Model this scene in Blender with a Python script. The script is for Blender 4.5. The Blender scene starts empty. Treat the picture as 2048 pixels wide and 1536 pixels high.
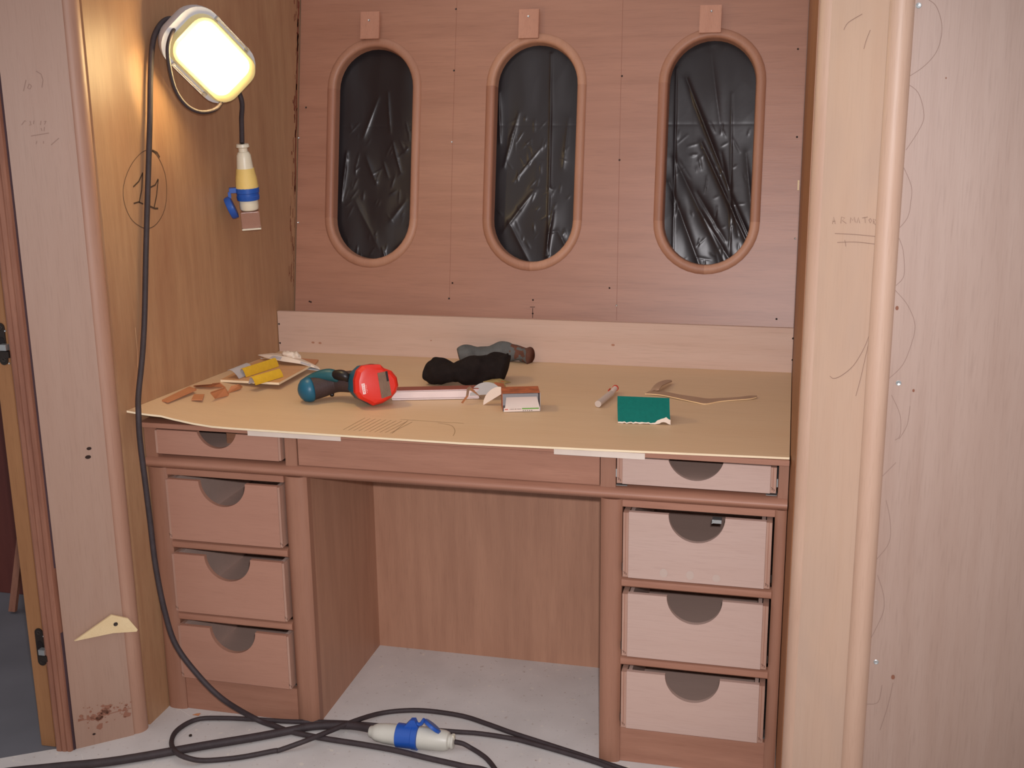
import bpy, bmesh, math, random
import numpy as np
from mathutils import Vector, Matrix, noise
random.seed(7)
SC = bpy.context.scene
COL = SC.collection
# ------------------------------------------------------------------ camera
F_PX, YAW, PITCH, ROLL = 2304.76, 13.7213, 13.7705, -0.6417
CAM = np.array([1.4807, -2.3562, 1.4793])
def _axes():
    y, p, r = np.radians([YAW, PITCH, ROLL])
    f = np.array([-np.sin(y)*np.cos(p), np.cos(y)*np.cos(p), -np.sin(p)])
    a = np.array([np.cos(y), np.sin(y), 0]); b = np.cross(a, f)
    return a*np.cos(r)+b*np.sin(r), -a*np.sin(r)+b*np.cos(r), f
RT, UP, FW = _axes()
cd = bpy.data.cameras.new('camera'); cd.sensor_width = 36; cd.lens = F_PX/2048*36; cd.clip_start = .02
co = bpy.data.objects.new('camera', cd); COL.objects.link(co); SC.camera = co
co.matrix_world = Matrix(((RT[0], UP[0], -FW[0], CAM[0]), (RT[1], UP[1], -FW[1], CAM[1]), (RT[2], UP[2], -FW[2], CAM[2]), (0, 0, 0, 1)))
# ------------------------------------------------------------------ light
SC.view_settings.view_transform = 'Standard'; SC.view_settings.look = 'None'
SC.view_settings.exposure = 0.0; SC.view_settings.gamma = 1; SC.view_settings.use_curve_mapping = False
w = bpy.data.worlds.new('world'); SC.world = w; w.use_nodes = True
_nt = w.node_tree; _bg = _nt.nodes['Background']; _bg.inputs[1].default_value = 1.0
_tc = _nt.nodes.new('ShaderNodeTexCoord'); _sx = _nt.nodes.new('ShaderNodeSeparateXYZ'); _rp = _nt.nodes.new('ShaderNodeValToRGB')
_mr = _nt.nodes.new('ShaderNodeMapRange'); _mr.inputs[1].default_value = -1; _mr.inputs[2].default_value = 1
_nt.links.new(_tc.outputs['Generated'], _sx.inputs[0]); _nt.links.new(_sx.outputs[2], _mr.inputs[0]); _nt.links.new(_mr.outputs[0], _rp.inputs[0])
_rp.color_ramp.elements[0].position = .35; _rp.color_ramp.elements[0].color = (.22, .207, .21, 1)
_rp.color_ramp.elements[1].position = .95; _rp.color_ramp.elements[1].color = (.66, .635, .645, 1)
_nt.links.new(_rp.outputs[0], _bg.inputs[0])
fl = bpy.data.lights.new('camera_flash', 'SPOT'); fl.energy = 165; fl.shadow_soft_size = .018; fl.color = (1, .96, .99)
fl.spot_size = math.radians(75); fl.spot_blend = .85
flo = bpy.data.objects.new('camera_flash', fl); COL.objects.link(flo)
fp = CAM + UP*.055 + RT*.02
flo.matrix_world = Matrix(((RT[0], UP[0], -FW[0], fp[0]), (RT[1], UP[1], -FW[1], fp[1]), (RT[2], UP[2], -FW[2], fp[2]), (0, 0, 0, 1)))

# ------------------------------------------------------------------ helpers
def at(px, py, n, d):
    """point of the plane n.X = d that the camera sees at a photo pixel"""
    n = np.array(n, float); q = FW + RT*(px-1024)/F_PX - UP*(py-768)/F_PX
    return Vector(CAM + q*(d-CAM@n)/(q@n))
def atx(px, py, x): return at(px, py, (1, 0, 0), x)
def aty(px, py, y): return at(px, py, (0, 1, 0), y)
def atz(px, py, z): return at(px, py, (0, 0, 1), z)
def lin(c): return tuple(((v/255)/12.92 if v/255 <= .04045 else ((v/255+.055)/1.055)**2.4) for v in c)+(1,)

MATS = {}
def plain(name, rgb, rough=.5, metal=0, bump=0, bscale=200, spec=.5, alpha=None, var=0, trans=0, coat=0):
    m = bpy.data.materials.new(name); m.use_nodes = True; nt = m.node_tree; b = nt.nodes['Principled BSDF']
    b.inputs['Base Color'].default_value = lin(rgb); b.inputs['Roughness'].default_value = rough
    b.inputs['Metallic'].default_value = metal; b.inputs['Specular IOR Level'].default_value = spec
    if trans: b.inputs['Transmission Weight'].default_value = trans
    if coat: b.inputs['Coat Weight'].default_value = coat
    tc = nt.nodes.new('ShaderNodeTexCoord')
    nz = nt.nodes.new('ShaderNodeTexNoise'); nz.inputs['Scale'].default_value = bscale; nz.inputs['Detail'].default_value = 4
    nt.links.new(tc.outputs['Object'], nz.inputs['Vector'])
    mx = nt.nodes.new('ShaderNodeMix'); mx.data_type = 'RGBA'; mx.blend_type = 'MULTIPLY'
    mx.inputs[0].default_value = 1
    rp = nt.nodes.new('ShaderNodeValToRGB'); v = 1-var
    rp.color_ramp.elements[0].position = .3; rp.color_ramp.elements[0].color = (v, v, v, 1)
    rp.color_ramp.elements[1].position = .7
    n2 = nt.nodes.new('ShaderNodeTexNoise'); n2.inputs['Scale'].default_value = bscale*.12; n2.inputs['Detail'].default_value = 5
    nt.links.new(tc.outputs['Object'], n2.inputs['Vector'])
    nt.links.new(n2.outputs[0], rp.inputs[0])
    mx.inputs[6].default_value = lin(rgb); nt.links.new(rp.outputs[0], mx.inputs[7]); nt.links.new(mx.outputs[2], b.inputs['Base Color'])
    if bump:
        bp = nt.nodes.new('ShaderNodeBump'); bp.inputs['Strength'].default_value = bump; bp.inputs['Distance'].default_value = .002
        nt.links.new(nz.outputs[0], bp.inputs['Height']); nt.links.new(bp.outputs[0], b.inputs['Normal'])
    MATS[name] = m; return m

def wood(name, base, dark, axis='z', scale=1, seed=0, fig=.5, streak=.35, blotch=None, blotch_amt=.5, rough=.5, wav=1.0, spec=.5, blotch_scale=2.2):
    """veneer: long stretched figure + fine pores + tinted blotches; grain runs along axis"""
    m = bpy.data.materials.new(name); m.use_nodes = True; nt = m.node_tree; N = nt.nodes; L = nt.links
    b = N['Principled BSDF']; b.inputs['Roughness'].default_value = rough; b.inputs['Specular IOR Level'].default_value = spec
    tc = N.new('ShaderNodeTexCoord')
    k = {'x': (.1, 1, 1), 'y': (1, .1, 1), 'z': (1, 1, .1)}[axis]
    def mapped(s, long=1):
        mp = N.new('ShaderNodeMapping')
        mp.inputs['Location'].default_value = (seed*3.1, seed*1.7, seed*2.3)
        mp.inputs['Scale'].default_value = tuple(s*(v if v == 1 else v*long) for v in k)
        L.new(tc.outputs['Object'], mp.inputs['Vector']); return mp
    # big cathedral figure
    n0 = N.new('ShaderNodeTexNoise'); n0.inputs['Scale'].default_value = 1; n0.inputs['Detail'].default_value = 3; n0.inputs['Distortion'].default_value = .6
    L.new(mapped(5*scale, 2.2).outputs[0], n0.inputs['Vector'])
    mu = N.new('ShaderNodeMath'); mu.operation = 'MULTIPLY'; mu.inputs[1].default_value = 22; L.new(n0.outputs[0], mu.inputs[0])
    sn = N.new('ShaderNodeMath'); sn.operation = 'SINE'; L.new(mu.outputs[0], sn.inputs[0])
    ma = N.new('ShaderNodeMapRange'); ma.inputs[1].default_value = -1; ma.inputs[2].default_value = 1; L.new(sn.outputs[0], ma.inputs[0])
    # streaks
    n1 = N.new('ShaderNodeTexNoise'); n1.inputs['Scale'].default_value = 1; n1.inputs['Detail'].default_value = 5
    L.new(mapped(38*scale, .8).outputs[0], n1.inputs['Vector'])
    n2 = N.new('ShaderNodeTexNoise'); n2.inputs['Scale'].default_value = 1; n2.inputs['Detail'].default_value = 3
    L.new(mapped(330*scale, .5).outputs[0], n2.inputs['Vector'])
    def mix(a_col, b_col, fac, bt='MIX'):
        x = N.new('ShaderNodeMix'); x.data_type = 'RGBA'; x.blend_type = bt
        for s, v in ((x.inputs[6], a_col), (x.inputs[7], b_col)):
            if isinstance(v, tuple): s.default_value = v
            else: L.new(v, s)
        if isinstance(fac, (int, float)): x.inputs[0].default_value = fac
        else: L.new(fac, x.inputs[0])
        return x.outputs[2]
    def ramp(src, lo, hi, top=1.0):
        r = N.new('ShaderNodeMapRange'); r.inputs[1].default_value = lo; r.inputs[2].default_value = hi; r.inputs[4].default_value = top
        L.new(src, r.inputs[0]); return r.outputs[0]
    B, D = lin(base), lin(dark)
    c = mix(B, D, ramp(n1.outputs[0], .36, .80, fig*.95))
    s = N.new('ShaderNodeMath'); s.operation = 'MULTIPLY'; s.inputs[1].default_value = fig*.24*wav; L.new(ma.outputs[0], s.inputs[0])
    c = mix(c, D, s.outputs[0])
    dk = tuple(v*.62 for v in D[:3])+(1,)
    c = mix(c, dk, ramp(n2.outputs[0], .52, .78, streak))
    n3 = N.new('ShaderNodeTexNoise'); n3.inputs['Scale'].default_value = blotch_scale*scale; n3.inputs['Detail'].default_value = 4; n3.inputs['Distortion'].default_value = .5
    mp = N.new('ShaderNodeMapping'); mp.inputs['Location'].default_value = (seed, seed*2.2, -seed)
    mp.inputs['Scale'].default_value = tuple(1 if v == 1 else .45 for v in k)
    L.new(tc.outputs['Object'], mp.inputs['Vector']); L.new(mp.outputs[0], n3.inputs['Vector'])
    c = mix(c, lin(blotch) if blotch else D, ramp(n3.outputs[0], .45, .75, blotch_amt))
    L.new(c, b.inputs['Base Color'])
    bp = N.new('ShaderNodeBump'); bp.inputs['Strength'].default_value = .12; bp.inputs['Distance'].default_value = .001
    L.new(n2.outputs[0], bp.inputs['Height']); L.new(bp.outputs[0], b.inputs['Normal'])
    MATS[name] = m; return m

class MB:
    def __init__(s): s.v = []; s.f = []; s.m = []
    def add(s, vs, fs, mi=0):
        o = len(s.v); s.v += [tuple(v) for v in vs]; s.f += [tuple(i+o for i in f) for f in fs]; s.m += [mi]*len(fs); return s
    def box(s, x0, x1, y0, y1, z0, z1, mi=0):
        v = [(x, y, z) for x in (x0, x1) for y in (y0, y1) for z in (z0, z1)]
        return s.add(v, [(0, 1, 3, 2), (4, 6, 7, 5), (0, 4, 5, 1), (2, 3, 7, 6), (0, 2, 6, 4), (1, 5, 7, 3)], mi)
    def prism(s, poly, axis, a0, a1, mi=0):
        n = len(poly)
        def P(p, a): return {'z': (p[0], p[1], a), 'x': (a, p[0], p[1]), 'y': (p[0], a, p[1])}[axis]
        v = [P(p, a0) for p in poly]+[P(p, a1) for p in poly]
        return s.add(v, [tuple(range(n))[::-1], tuple(range(n, 2*n))]+[(i, (i+1) % n, n+(i+1) % n, n+i) for i in range(n)], mi)
    def frame_box(s, o, ax, ay, az, sx, sy, sz, mi=0):
        o, ax, ay, az = map(Vector, (o, ax, ay, az))
        v = [o+ax*(i*sx/2)+ay*(j*sy/2)+az*(k*sz/2) for i in (-1, 1) for j in (-1, 1) for k in (-1, 1)]
        return s.add(v, [(0, 1, 3, 2), (4, 6, 7, 5), (0, 4, 5, 1), (2, 3, 7, 6), (0, 2, 6, 4), (1, 5, 7, 3)], mi)
    def rings(s, loops, cap=True, mi=0, close=False):
        n = len(loops[0]); v = [p for l in loops for p in l]; f = []
        R = len(loops)
        for r in range(R if close else R-1):
            for i in range(n):
                f.append((r*n+i, r*n+(i+1) % n, ((r+1) % R)*n+(i+1) % n, ((r+1) % R)*n+i))
        if cap and not close: f += [tuple(range(n))[::-1], tuple((R-1)*n+i for i in range(n))]
        return s.add(v, f, mi)
    def lathe(s, o, ax, prof, n=20, mi=0, cap=True):
        o = Vector(o); ax = Vector(ax).normalized(); a = ax.orthogonal().normalized(); b = ax.cross(a)
        return s.rings([[o+ax*h+(a*math.cos(2*math.pi*i/n)+b*math.sin(2*math.pi*i/n))*max(r, 1e-5) for i in range(n)] for h, r in prof], cap, mi)
    def tube(s, pts, rad, n=8, mi=0, sub=6):
        P = spline(pts, sub) if sub > 1 else [Vector(p) for p in pts]
        loops = []; nrm = None
        for i, p in enumerate(P):
            t = (P[min(i+1, len(P)-1)]-P[max(i-1, 0)]).normalized()
            if nrm is None: nrm = t.orthogonal().normalized()
            nrm = (nrm-t*nrm.dot(t)).normalized(); bn = t.cross(nrm)
            r = rad(i/(len(P)-1)) if callable(rad) else rad
            loops.append([p+(nrm*math.cos(2*math.pi*k/n)+bn*math.sin(2*math.pi*k/n))*r for k in range(n)])
        return s.rings(loops, True, mi)
    def build(s, name, mats, parent=None, smooth=False, bevel=0, **kw):
        me = bpy.data.meshes.new(name); me.from_pydata(s.v, [], s.f); me.update()
        if not isinstance(mats, (list, tuple)): mats = [mats]
        for m in mats: me.materials.append(m)
        for p, mi in zip(me.polygons, s.m): p.material_index = mi; p.use_smooth = bool(smooth)
        bm = bmesh.new(); bm.from_mesh(me); bmesh.ops.recalc_face_normals(bm, faces=bm.faces)
        if bevel:
            es = [e for e in bm.edges if len(e.link_faces) == 2 and e.calc_face_angle(0) > .6]
            bmesh.ops.bevel(bm, geom=es, offset=bevel, segments=2, affect='EDGES', clamp_overlap=True)
        bm.to_mesh(me); bm.free()
        if smooth and smooth is not True:
            try: me.set_sharp_from_angle(angle=math.radians(smooth))
            except Exception: pass
        o = bpy.data.objects.new(name, me); COL.objects.link(o)
        if parent: o.parent = parent
        for k, v in kw.items(): o[k] = v
        return o
def spline(pts, sub):
    P = [Vector(p) for p in pts]; out = []
    for i in range(len(P)-1):
        a, b, c, d = P[max(i-1, 0)], P[i], P[i+1], P[min(i+2, len(P)-1)]
        for k in range(sub):
            t = k/sub
            out.append(.5*((2*b)+(c-a)*t+(2*a-5*b+4*c-d)*t*t+(3*b-a-3*c+d)*t**3))
    out.append(P[-1]); return out
def thing(name, label, cat, group=None):
    o = bpy.data.objects.new(name, None); COL.objects.link(o); o.empty_display_size = .05
    o['label'] = label; o['category'] = cat
    if group: o['group'] = group
    return o
def settle(root):
    """move the Empty to the base of its parts, parts keep their place"""
    bpy.context.view_layer.update()
    vs = []
    def rec(o):
        if o.type == 'MESH': vs.extend([o.matrix_world @ v.co for v in o.data.vertices])
        for c in o.children: rec(c)
    rec(root)
    c = Vector(((min(v.x for v in vs)+max(v.x for v in vs))/2, (min(v.y for v in vs)+max(v.y for v in vs))/2, min(v.z for v in vs)))
    root.location = c
    for ch in root.children: ch.matrix_parent_inverse = Matrix.Translation(-c)
def ribbon(mb, pts, nrm, wd, off=.0006, mi=0):
    """pencil or paint stroke lying on a surface"""
    n = Vector(nrm).normalized(); P = [Vector(p)+n*off for p in pts]; L = []
    for i, p in enumerate(P):
        t = (P[min(i+1, len(P)-1)]-P[max(i-1, 0)]).normalized(); s = t.cross(n)*(wd/2); L += [p-s, p+s]
    mb.add(L, [(2*i, 2*i+1, 2*i+3, 2*i+2) for i in range(len(P)-1)], mi)
def screw(p, n, parent, r=.0035, mat=None, name='screw'):
    n = Vector(n).normalized(); mb = MB()
    mb.lathe(Vector(p)-n*.001, n, [(0, r*1.0), (.0012, r), (.0018, r*.8), (.0012, r*.35), (.0008, .0001)], 12)
    return mb.build(name, mat or M_steel, parent, smooth=40)

# ------------------------------------------------------------------ materials
W_left = wood('left_wall_veneer', (182, 142, 106), (150, 106, 76), 'z', 1.0, 1, .55, .35, (150, 102, 74), .75, wav=.7, blotch_scale=4.5)
W_ldiag = wood('left_diagonal_veneer', (168, 136, 118), (152, 114, 94), 'z', 1.0, 2, .3, .22, (176, 132, 112), .5, wav=.3)
W_ltrim = wood('left_trim_wood', (178, 138, 116), (156, 110, 90), 'z', 1.2, 3, .5, .25)
W_back = wood('back_wall_veneer', (176, 124, 98), (144, 94, 70), 'x', .9, 4, .6, .26, (166, 116, 98), .5, rough=.44, wav=.9, spec=.8)
W_frame = wood('window_frame_wood', (182, 132, 106), (156, 106, 80), 'z', 1.2, 5, .45, .2)
W_frame2 = wood('window_frame_wood_dark', (172, 120, 96), (146, 98, 74), 'z', 1.2, 6, .45, .2)
W_frame3 = wood('window_frame_wood_pale', (192, 142, 114), (166, 116, 88), 'z', 1.2, 7, .4, .2)
W_splash = wood('backsplash_wood', (204, 174, 156), (184, 146, 124), 'x', .8, 8, .4, .22, (210, 178, 160), .4, wav=.6)
W_sheet = wood('desktop_ply', (214, 182, 146), (198, 160, 120), 'x', .6, 9, .2, .15, (200, 154, 114), .45, .5, .4, spec=.4, blotch_scale=3)
W_desk = wood('desk_frame_wood_h', (168, 120, 98), (136, 90, 70), 'x', 1.2, 10, .6, .25, (152, 102, 82), .5)
W_deskv = wood('desk_frame_wood_v', (158, 112, 90), (132, 90, 70), 'z', 1.2, 11, .5, .2, (146, 102, 82), .4)
W_panel = wood('kneehole_panel_veneer', (180, 134, 108), (150, 106, 84), 'z', 1.1, 12, .6, .25, (150, 108, 86), .5)
W_dl = wood('drawer_front_ply', (172, 126, 106), (150, 104, 84), 'x', 1.1, 13, .3, .22, (162, 114, 96), .4, wav=.5)
W_dr = wood('drawer_front_ply_sheen', (188, 160, 148), (172, 140, 126), 'x', 1.1, 14, .3, .22, (190, 158, 144), .4, wav=.5)  # paler copy for the right drawers, flash sheen put into the colour
W_dside = wood('drawer_side_ply', (180, 142, 124), (150, 108, 90), 'z', 2.0, 15, .5, .3)
W_din = wood('drawer_inside_ply', (200, 170, 156), (180, 150, 136), 'x', 1.0, 16, .3, .2)  # one even pale brown for the drawer interiors
W_rdiag = wood('right_diagonal_veneer', (204, 174, 152), (190, 152, 126), 'z', .8, 17, .3, .12, (182, 158, 144), .6, wav=.4, blotch_scale=6)
W_rtrim = wood('right_trim_wood', (198, 166, 144), (180, 142, 120), 'z', 1.3, 18, .5, .25)
W_rwall = wood('right_wall_veneer', (170, 144, 130), (150, 120, 104), 'z', 1.0, 19, .5, .25, (158, 130, 116), .5, wav=.3)
W_rside = wood('right_side_wood', (160, 108, 70), (126, 78, 46), 'z', 1.2, 20, .4, .3)
W_jamb = wood('jamb_wood', (158, 108, 86), (116, 70, 54), 'z', 1.6, 21, .75, .35)
W_yel = wood('jamb_lining_wood', (164, 116, 76), (136, 90, 56), 'z', 1.2, 22, .5, .3)
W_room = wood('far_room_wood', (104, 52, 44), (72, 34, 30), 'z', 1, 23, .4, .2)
W_scrap = wood('offcut_wood', (206, 142, 98), (176, 108, 72), 'x', 1.5, 24, .4, .3)
W_pale = wood('pale_ply', (238, 214, 170), (214, 182, 132), 'x', 1.5, 25, .35, .3)
W_board = wood('offcut_board_ply', (214, 164, 118), (184, 128, 88), 'x', 1.2, 26, .35, .3)
W_carcass = wood('desk_carcass_wood', (150, 104, 78), (118, 76, 54), 'x', 1.2, 27, .5, .3)  # browner wood for the carcass panels and the drawer divider
W_bar = wood('bar_top_wood', (150, 84, 70), (112, 58, 48), 'x', 1.5, 28, .5, .3)
M_edge = plain('pale_edge', (244, 222, 186), .6, bump=.1, var=.1)
M_paleIn = plain('pale_inlay', (222, 206, 192), .6, var=.08)
M_steel = plain('steel', (190, 188, 186), .35, .9)
M_dsteel = plain('dark_steel', (74, 66, 62), .4, .8)
M_zinc = plain('zinc_plate', (210, 214, 214), .3, .85, bump=.1)
M_black = plain('black_rubber', (60, 48, 50), .65, bump=.3, bscale=400, var=.3)
M_purple = plain('gap_shade', (78, 56, 62), .8, var=.2)
M_pencil = plain('pencil_lead', (92, 76, 70), .8)
M_pencil_soft = plain('pencil_faint', (146, 116, 102), .8)
M_pencil_sheet = plain('pencil_on_sheet', (150, 118, 82), .8)
M_marker = plain('black_marker', (72, 52, 38), .7)
M_glue = plain('glue_stain', (140, 74, 52), .8, bump=.4, bscale=300, var=.3)
M_hole = plain('knot_hole', (44, 24, 18), .9)
M_lampgrey = plain('lamp_housing_plastic', (196, 196, 200), .35, bump=.05)
M_white = plain('white_plastic', (222, 214, 192), .35, var=.1, bscale=120)
M_socket = plain('grey_white_plastic', (204, 200, 188), .4, var=.12, bscale=150)
M_blue = plain('blue_plastic', (34, 84, 172), .35, var=.08)
M_tape = plain('yellow_masking_tape', (226, 196, 118), .6, bump=.6, bscale=90, var=.1)
M_red = plain('red_plastic', (222, 44, 26), .4, var=.08, spec=.5)
M_teal = plain('teal_plastic', (20, 92, 118), .4, var=.1)
M_teald = plain('teal_plastic_greyish', (26, 84, 92), .45, var=.1)  # slightly greyer teal for the drill head
M_grip = plain('brown_black_rubber', (66, 48, 46), .6, bump=.3, bscale=300, var=.2)
M_darkp = plain('black_plastic', (26, 18, 18), .4)
M_lab = plain('battery_label', (134, 104, 82), .55, bump=.4, bscale=300, var=.3)
M_whitep = plain('white_label', (245, 225, 220), .5)
M_alu = plain('aluminium', (226, 208, 204), .42, .35, bump=.1, var=.06)
M_cloth = plain('black_fabric', (38, 30, 28), .95, bump=.8, bscale=350, var=.35, spec=.15)
M_gcloth = plain('grey_fabric', (104, 104, 102), .9, bump=.8, bscale=350, var=.25, spec=.2)
M_gclothr = plain('grey_fabric_cuff', (112, 74, 60), .9, bump=.8, bscale=350, var=.3, spec=.2)
M_green = plain('green_sandpaper', (10, 108, 96), .75, bump=.3, bscale=900, var=.12, spec=.2)
M_card = plain('cardboard_white', (226, 206, 192), .7, var=.06)
M_cardg = plain('cardboard_grey', (176, 170, 168), .8, var=.08)
M_yellow = plain('yellow_sandpaper', (222, 176, 40), .7, bump=.3, bscale=700, var=.1)
M_papb = plain('paper_blue_white', (206, 214, 224), .6, var=.1)
M_papw = plain('paper_cream', (232, 214, 196), .7, var=.06)
M_papg = plain('sandpaper_backing_grey', (186, 178, 178), .8, var=.12)
M_print = plain('printed_orange', (190, 104, 62), .6, var=.5, bscale=500)
M_printg = plain('printed_olive', (160, 136, 84), .6, var=.5, bscale=400)
M_lgreen = plain('printed_green', (96, 156, 52), .6)
M_floor2 = plain('far_floor_shade_grey', (112, 112, 118), .6, var=.2, bscale=40)  # grey darkened for the shade and light falloff past the jamb
M_veneer = plain('veneer_shaving', (172, 138, 112), .6, var=.1)
M_veneerd = plain('veneer_shaving_edge', (236, 200, 150), .6, var=.1)
M_clear = plain('clear_amber_plastic', (206, 160, 140), .15, trans=.55, var=.1)
M_tubew = plain('translucent_white_plastic', (222, 204, 190), .35, trans=.25)
M_redcap = plain('red_cap', (196, 60, 40), .4)

# ------------------------------------------------------------------ room shell
def struct(name, mb, m, parent=None, **kw):
    bevel = kw.pop('bevel', 0); smooth = kw.pop('smooth', False)
    o = mb.build(name, m, parent, bevel=bevel, smooth=smooth)
    if not parent: o['kind'] = 'structure'
    for k, v in kw.items(): o[k] = v
    return o
# floor: pale board with specks, a seam, scuffs
def floor_mat():
    m = bpy.data.materials.new('floor_board'); m.use_nodes = True; nt = m.node_tree; N = nt.nodes; L = nt.links; b = N['Principled BSDF']
    b.inputs['Roughness'].default_value = .7; b.inputs['Specular IOR Level'].default_value = .25
    tc = N.new('ShaderNodeTexCoord')
    def nz(s, d=4):
        n = N.new('ShaderNodeTexNoise'); n.inputs['Scale'].default_value = s; n.inputs['Detail'].default_value = d
        L.new(tc.outputs['Object'], n.inputs['Vector']); return n.outputs[0]
    def rr(src, lo, hi, top):
        r = N.new('ShaderNodeMapRange'); r.inputs[1].default_value = lo; r.inputs[2].default_value = hi; r.inputs[4].default_value = top; L.new(src, r.inputs[0]); return r.outputs[0]
    def mix(a, c, f):
        x = N.new('ShaderNodeMix'); x.data_type = 'RGBA'
        if isinstance(a, tuple): x.inputs[6].default_value = a
        else: L.new(a, x.inputs[6])
        x.inputs[7].default_value = c; L.new(f, x.inputs[0]); return x.outputs[2]
    c = mix(lin((212, 206, 202)), lin((196, 190, 186)), rr(nz(6), .4, .7, .8))
    c = mix(c, lin((150, 118, 98)), rr(nz(70, 3), .64, .74, .35))
    c = mix(c, lin((120, 84, 66)), rr(nz(140, 2), .70, .75, .5))
    c = mix(c, lin((226, 218, 204)), rr(nz(45, 2), .66, .74, .6))
    L.new(c, b.inputs['Base Color']); return m
M_floor = floor_mat()
fl_ = MB().prism([(-.165, -.235), (-.11, -.22), (0, -.05), (0, 1.35), (1.62, 1.35), (2.3, .2), (2.3, -3.0), (-1.2, -3.0), (-.30, -.32)], 'z', -.02, 0)
struct('floor', fl_, M_floor)
sm_ = MB()
for s_ in ([(358, 1418), (380, 1432)], [(425, 1425), (340, 1490), (300, 1536)], [(163, 1508), (169, 1530)]): ribbon(sm_, [atz(*p, 0) for p in s_], (0, 0, 1), .0014)
sm_.build('floor_seam', plain('floor_seam', (226, 220, 214), .8), bpy.data.objects['floor'])
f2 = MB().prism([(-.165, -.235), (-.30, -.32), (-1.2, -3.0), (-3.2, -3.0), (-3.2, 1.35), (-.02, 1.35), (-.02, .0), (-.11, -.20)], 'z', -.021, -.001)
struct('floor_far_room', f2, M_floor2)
HT = 2.25
# left wall
wl = struct('wall_left', MB().box(-.018, 0, -.085, 1.30, 0, HT), W_left)
# quarter-round trim
def arc(cx, cy, r, a0, a1, n=8): return [(cx+r*math.cos(math.radians(a0+(a1-a0)*i/n)), cy+r*math.sin(math.radians(a0+(a1-a0)*i/n))) for i in range(n+1)]
struct('trim_1', MB().prism(arc(-.022, -.108, .0265, 38, -88, 12)+[(-.035, -.10), (-.018, -.08)], 'z', 0, HT), W_ltrim, smooth=35)
pl0, pl1 = Vector((-.012, -.1375, 0)), Vector((-.113, -.2235, 0))
dl = (pl1-pl0).normalized(); nl = Vector((dl.y, -dl.x, 0)); nl = nl if nl.y < 0 else -nl
DLn, DLd = (nl.x, nl.y, 0), nl.dot(pl0)
def quadprism(a, b, nrm, t): a, b, nrm = Vector(a), Vector(b), Vector(nrm); return [(p.x, p.y) for p in (a, b, b-nrm*t, a-nrm*t)]
wdl = struct('wall_front_left', MB().prism(quadprism(pl0, pl1, nl, .018), 'z', 0, HT), W_ldiag)
# door jamb (multi-groove) and lining
struct('trim_2', MB().prism([(-.1165, -.222), (-.1175, -.234), (-.120, -.238), (-.126, -.2385), (-.1275, -.2345), (-.1295, -.2385), (-.138, -.241), (-.1395, -.237), (-.1415, -.241), (-.150, -.242), (-.1545, -.240), (-.156, -.235), (-.156, -.17), (-.1165, -.17)], 'z', 0, HT), W_jamb)
struct('gap_shade_strip', MB().box(-.1175, -.1135, -.2255, -.215, .46, 1.55).box(-.1185, -.1145, -.2285, -.215, .0, .30).box(-.1175, -.1135, -.2215, -.215, .95, .951), M_purple)  # dark strip stands in for the shade between panel and jamb
struct('trim_4', MB().prism([(-.156, -.222), (-.166, -.2205), (-.168, -.2255), (-.204, -.2265), (-.2075, -.223), (-.2075, -.15), (-.156, -.15)], 'z', 0, HT), W_yel)
# dirt line and knots on the left diagonal panel
def onD(px, py): return at(px, py, DLn, DLd)
for (px, py, r) in ((178, 897, .005), (176, 914, .006), (188, 1468, .0035)):
    c = onD(px, py); t = Vector((dl.x, dl.y, 0))
    lp = [c+nl*.0007+t*(math.cos(a)*r*1.1)+Vector((0, 0, 1))*(math.sin(a)*r*.75) for a in [2*math.pi*i/9 for i in range(9)]]
    MB().add(lp, [tuple(range(9))]).build('knot_hole', M_hole, wdl)
st = MB(); rnd = random.Random(3)
for i in range(70):
    px = 155+rnd.random()*110; py = 1437-(px-155)*.2+rnd.gauss(0, 9); r = .0015+rnd.random()**3*.008
    c = onD(px, py); t = Vector((dl.x, dl.y, 0)); ph = rnd.random()*6
    lp = [c+nl*.0005+t*(math.cos(a)*r*(.6+rnd.random()*.8))+Vector((0, 0, 1))*(math.sin(a)*r*(.5+rnd.random()*.7)) for a in [2*math.pi*j/8 for j in range(8)]]
    st.add(lp, [tuple(range(8))])
ribbon(st, [onD(158, 1442), onD(200, 1432), onD(262, 1416)], nl, .0018)
M_dirt = plain('dirt_stain', (148, 100, 80), .9)
st.build('dirt_stain', M_dirt, wdl)
pn = MB()
for s_ in ([(52, 160), (47, 182)], [(58, 168), (55, 176), (60, 178), (63, 172), (59, 168)], [(72, 142), (82, 148), (86, 160), (84, 175)],
           [(43, 250), (50, 241), (52, 243)], [(60, 242), (62, 250), (58, 250)], [(68, 241), (67, 248)], [(82, 242), (81, 250)], [(88, 243), (92, 242), (89, 249)],
           [(82, 256), (84, 262)], [(89, 254), (88, 262)], [(62, 272), (80, 269), (98, 266)], [(74, 282), (72, 288)], [(87, 282), (87, 287)], [(118, 276), (102, 290)]):
    ribbon(pn, [onD(*p) for p in s_], nl, .0013)
pn.build('pencil_writing', M_pencil_soft, wdl)
# far room seen past the jamb
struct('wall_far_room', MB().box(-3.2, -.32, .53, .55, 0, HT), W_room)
fr = thing('wooden_batten', 'thin reddish batten leaning against dark wall beyond the door jamb', 'batten')
a_, b_ = atz(26, 1226, .0)+Vector((0, 0, .006)), Vector((-.60, .515, .9))
MB().frame_box((a_+b_)/2, (1, 0, 0), (b_-a_).normalized().cross(Vector((1, 0, 0))), (b_-a_).normalized(), .022, .012, (b_-a_).length).build('batten_strip', W_jamb, fr)
settle(fr)
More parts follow.
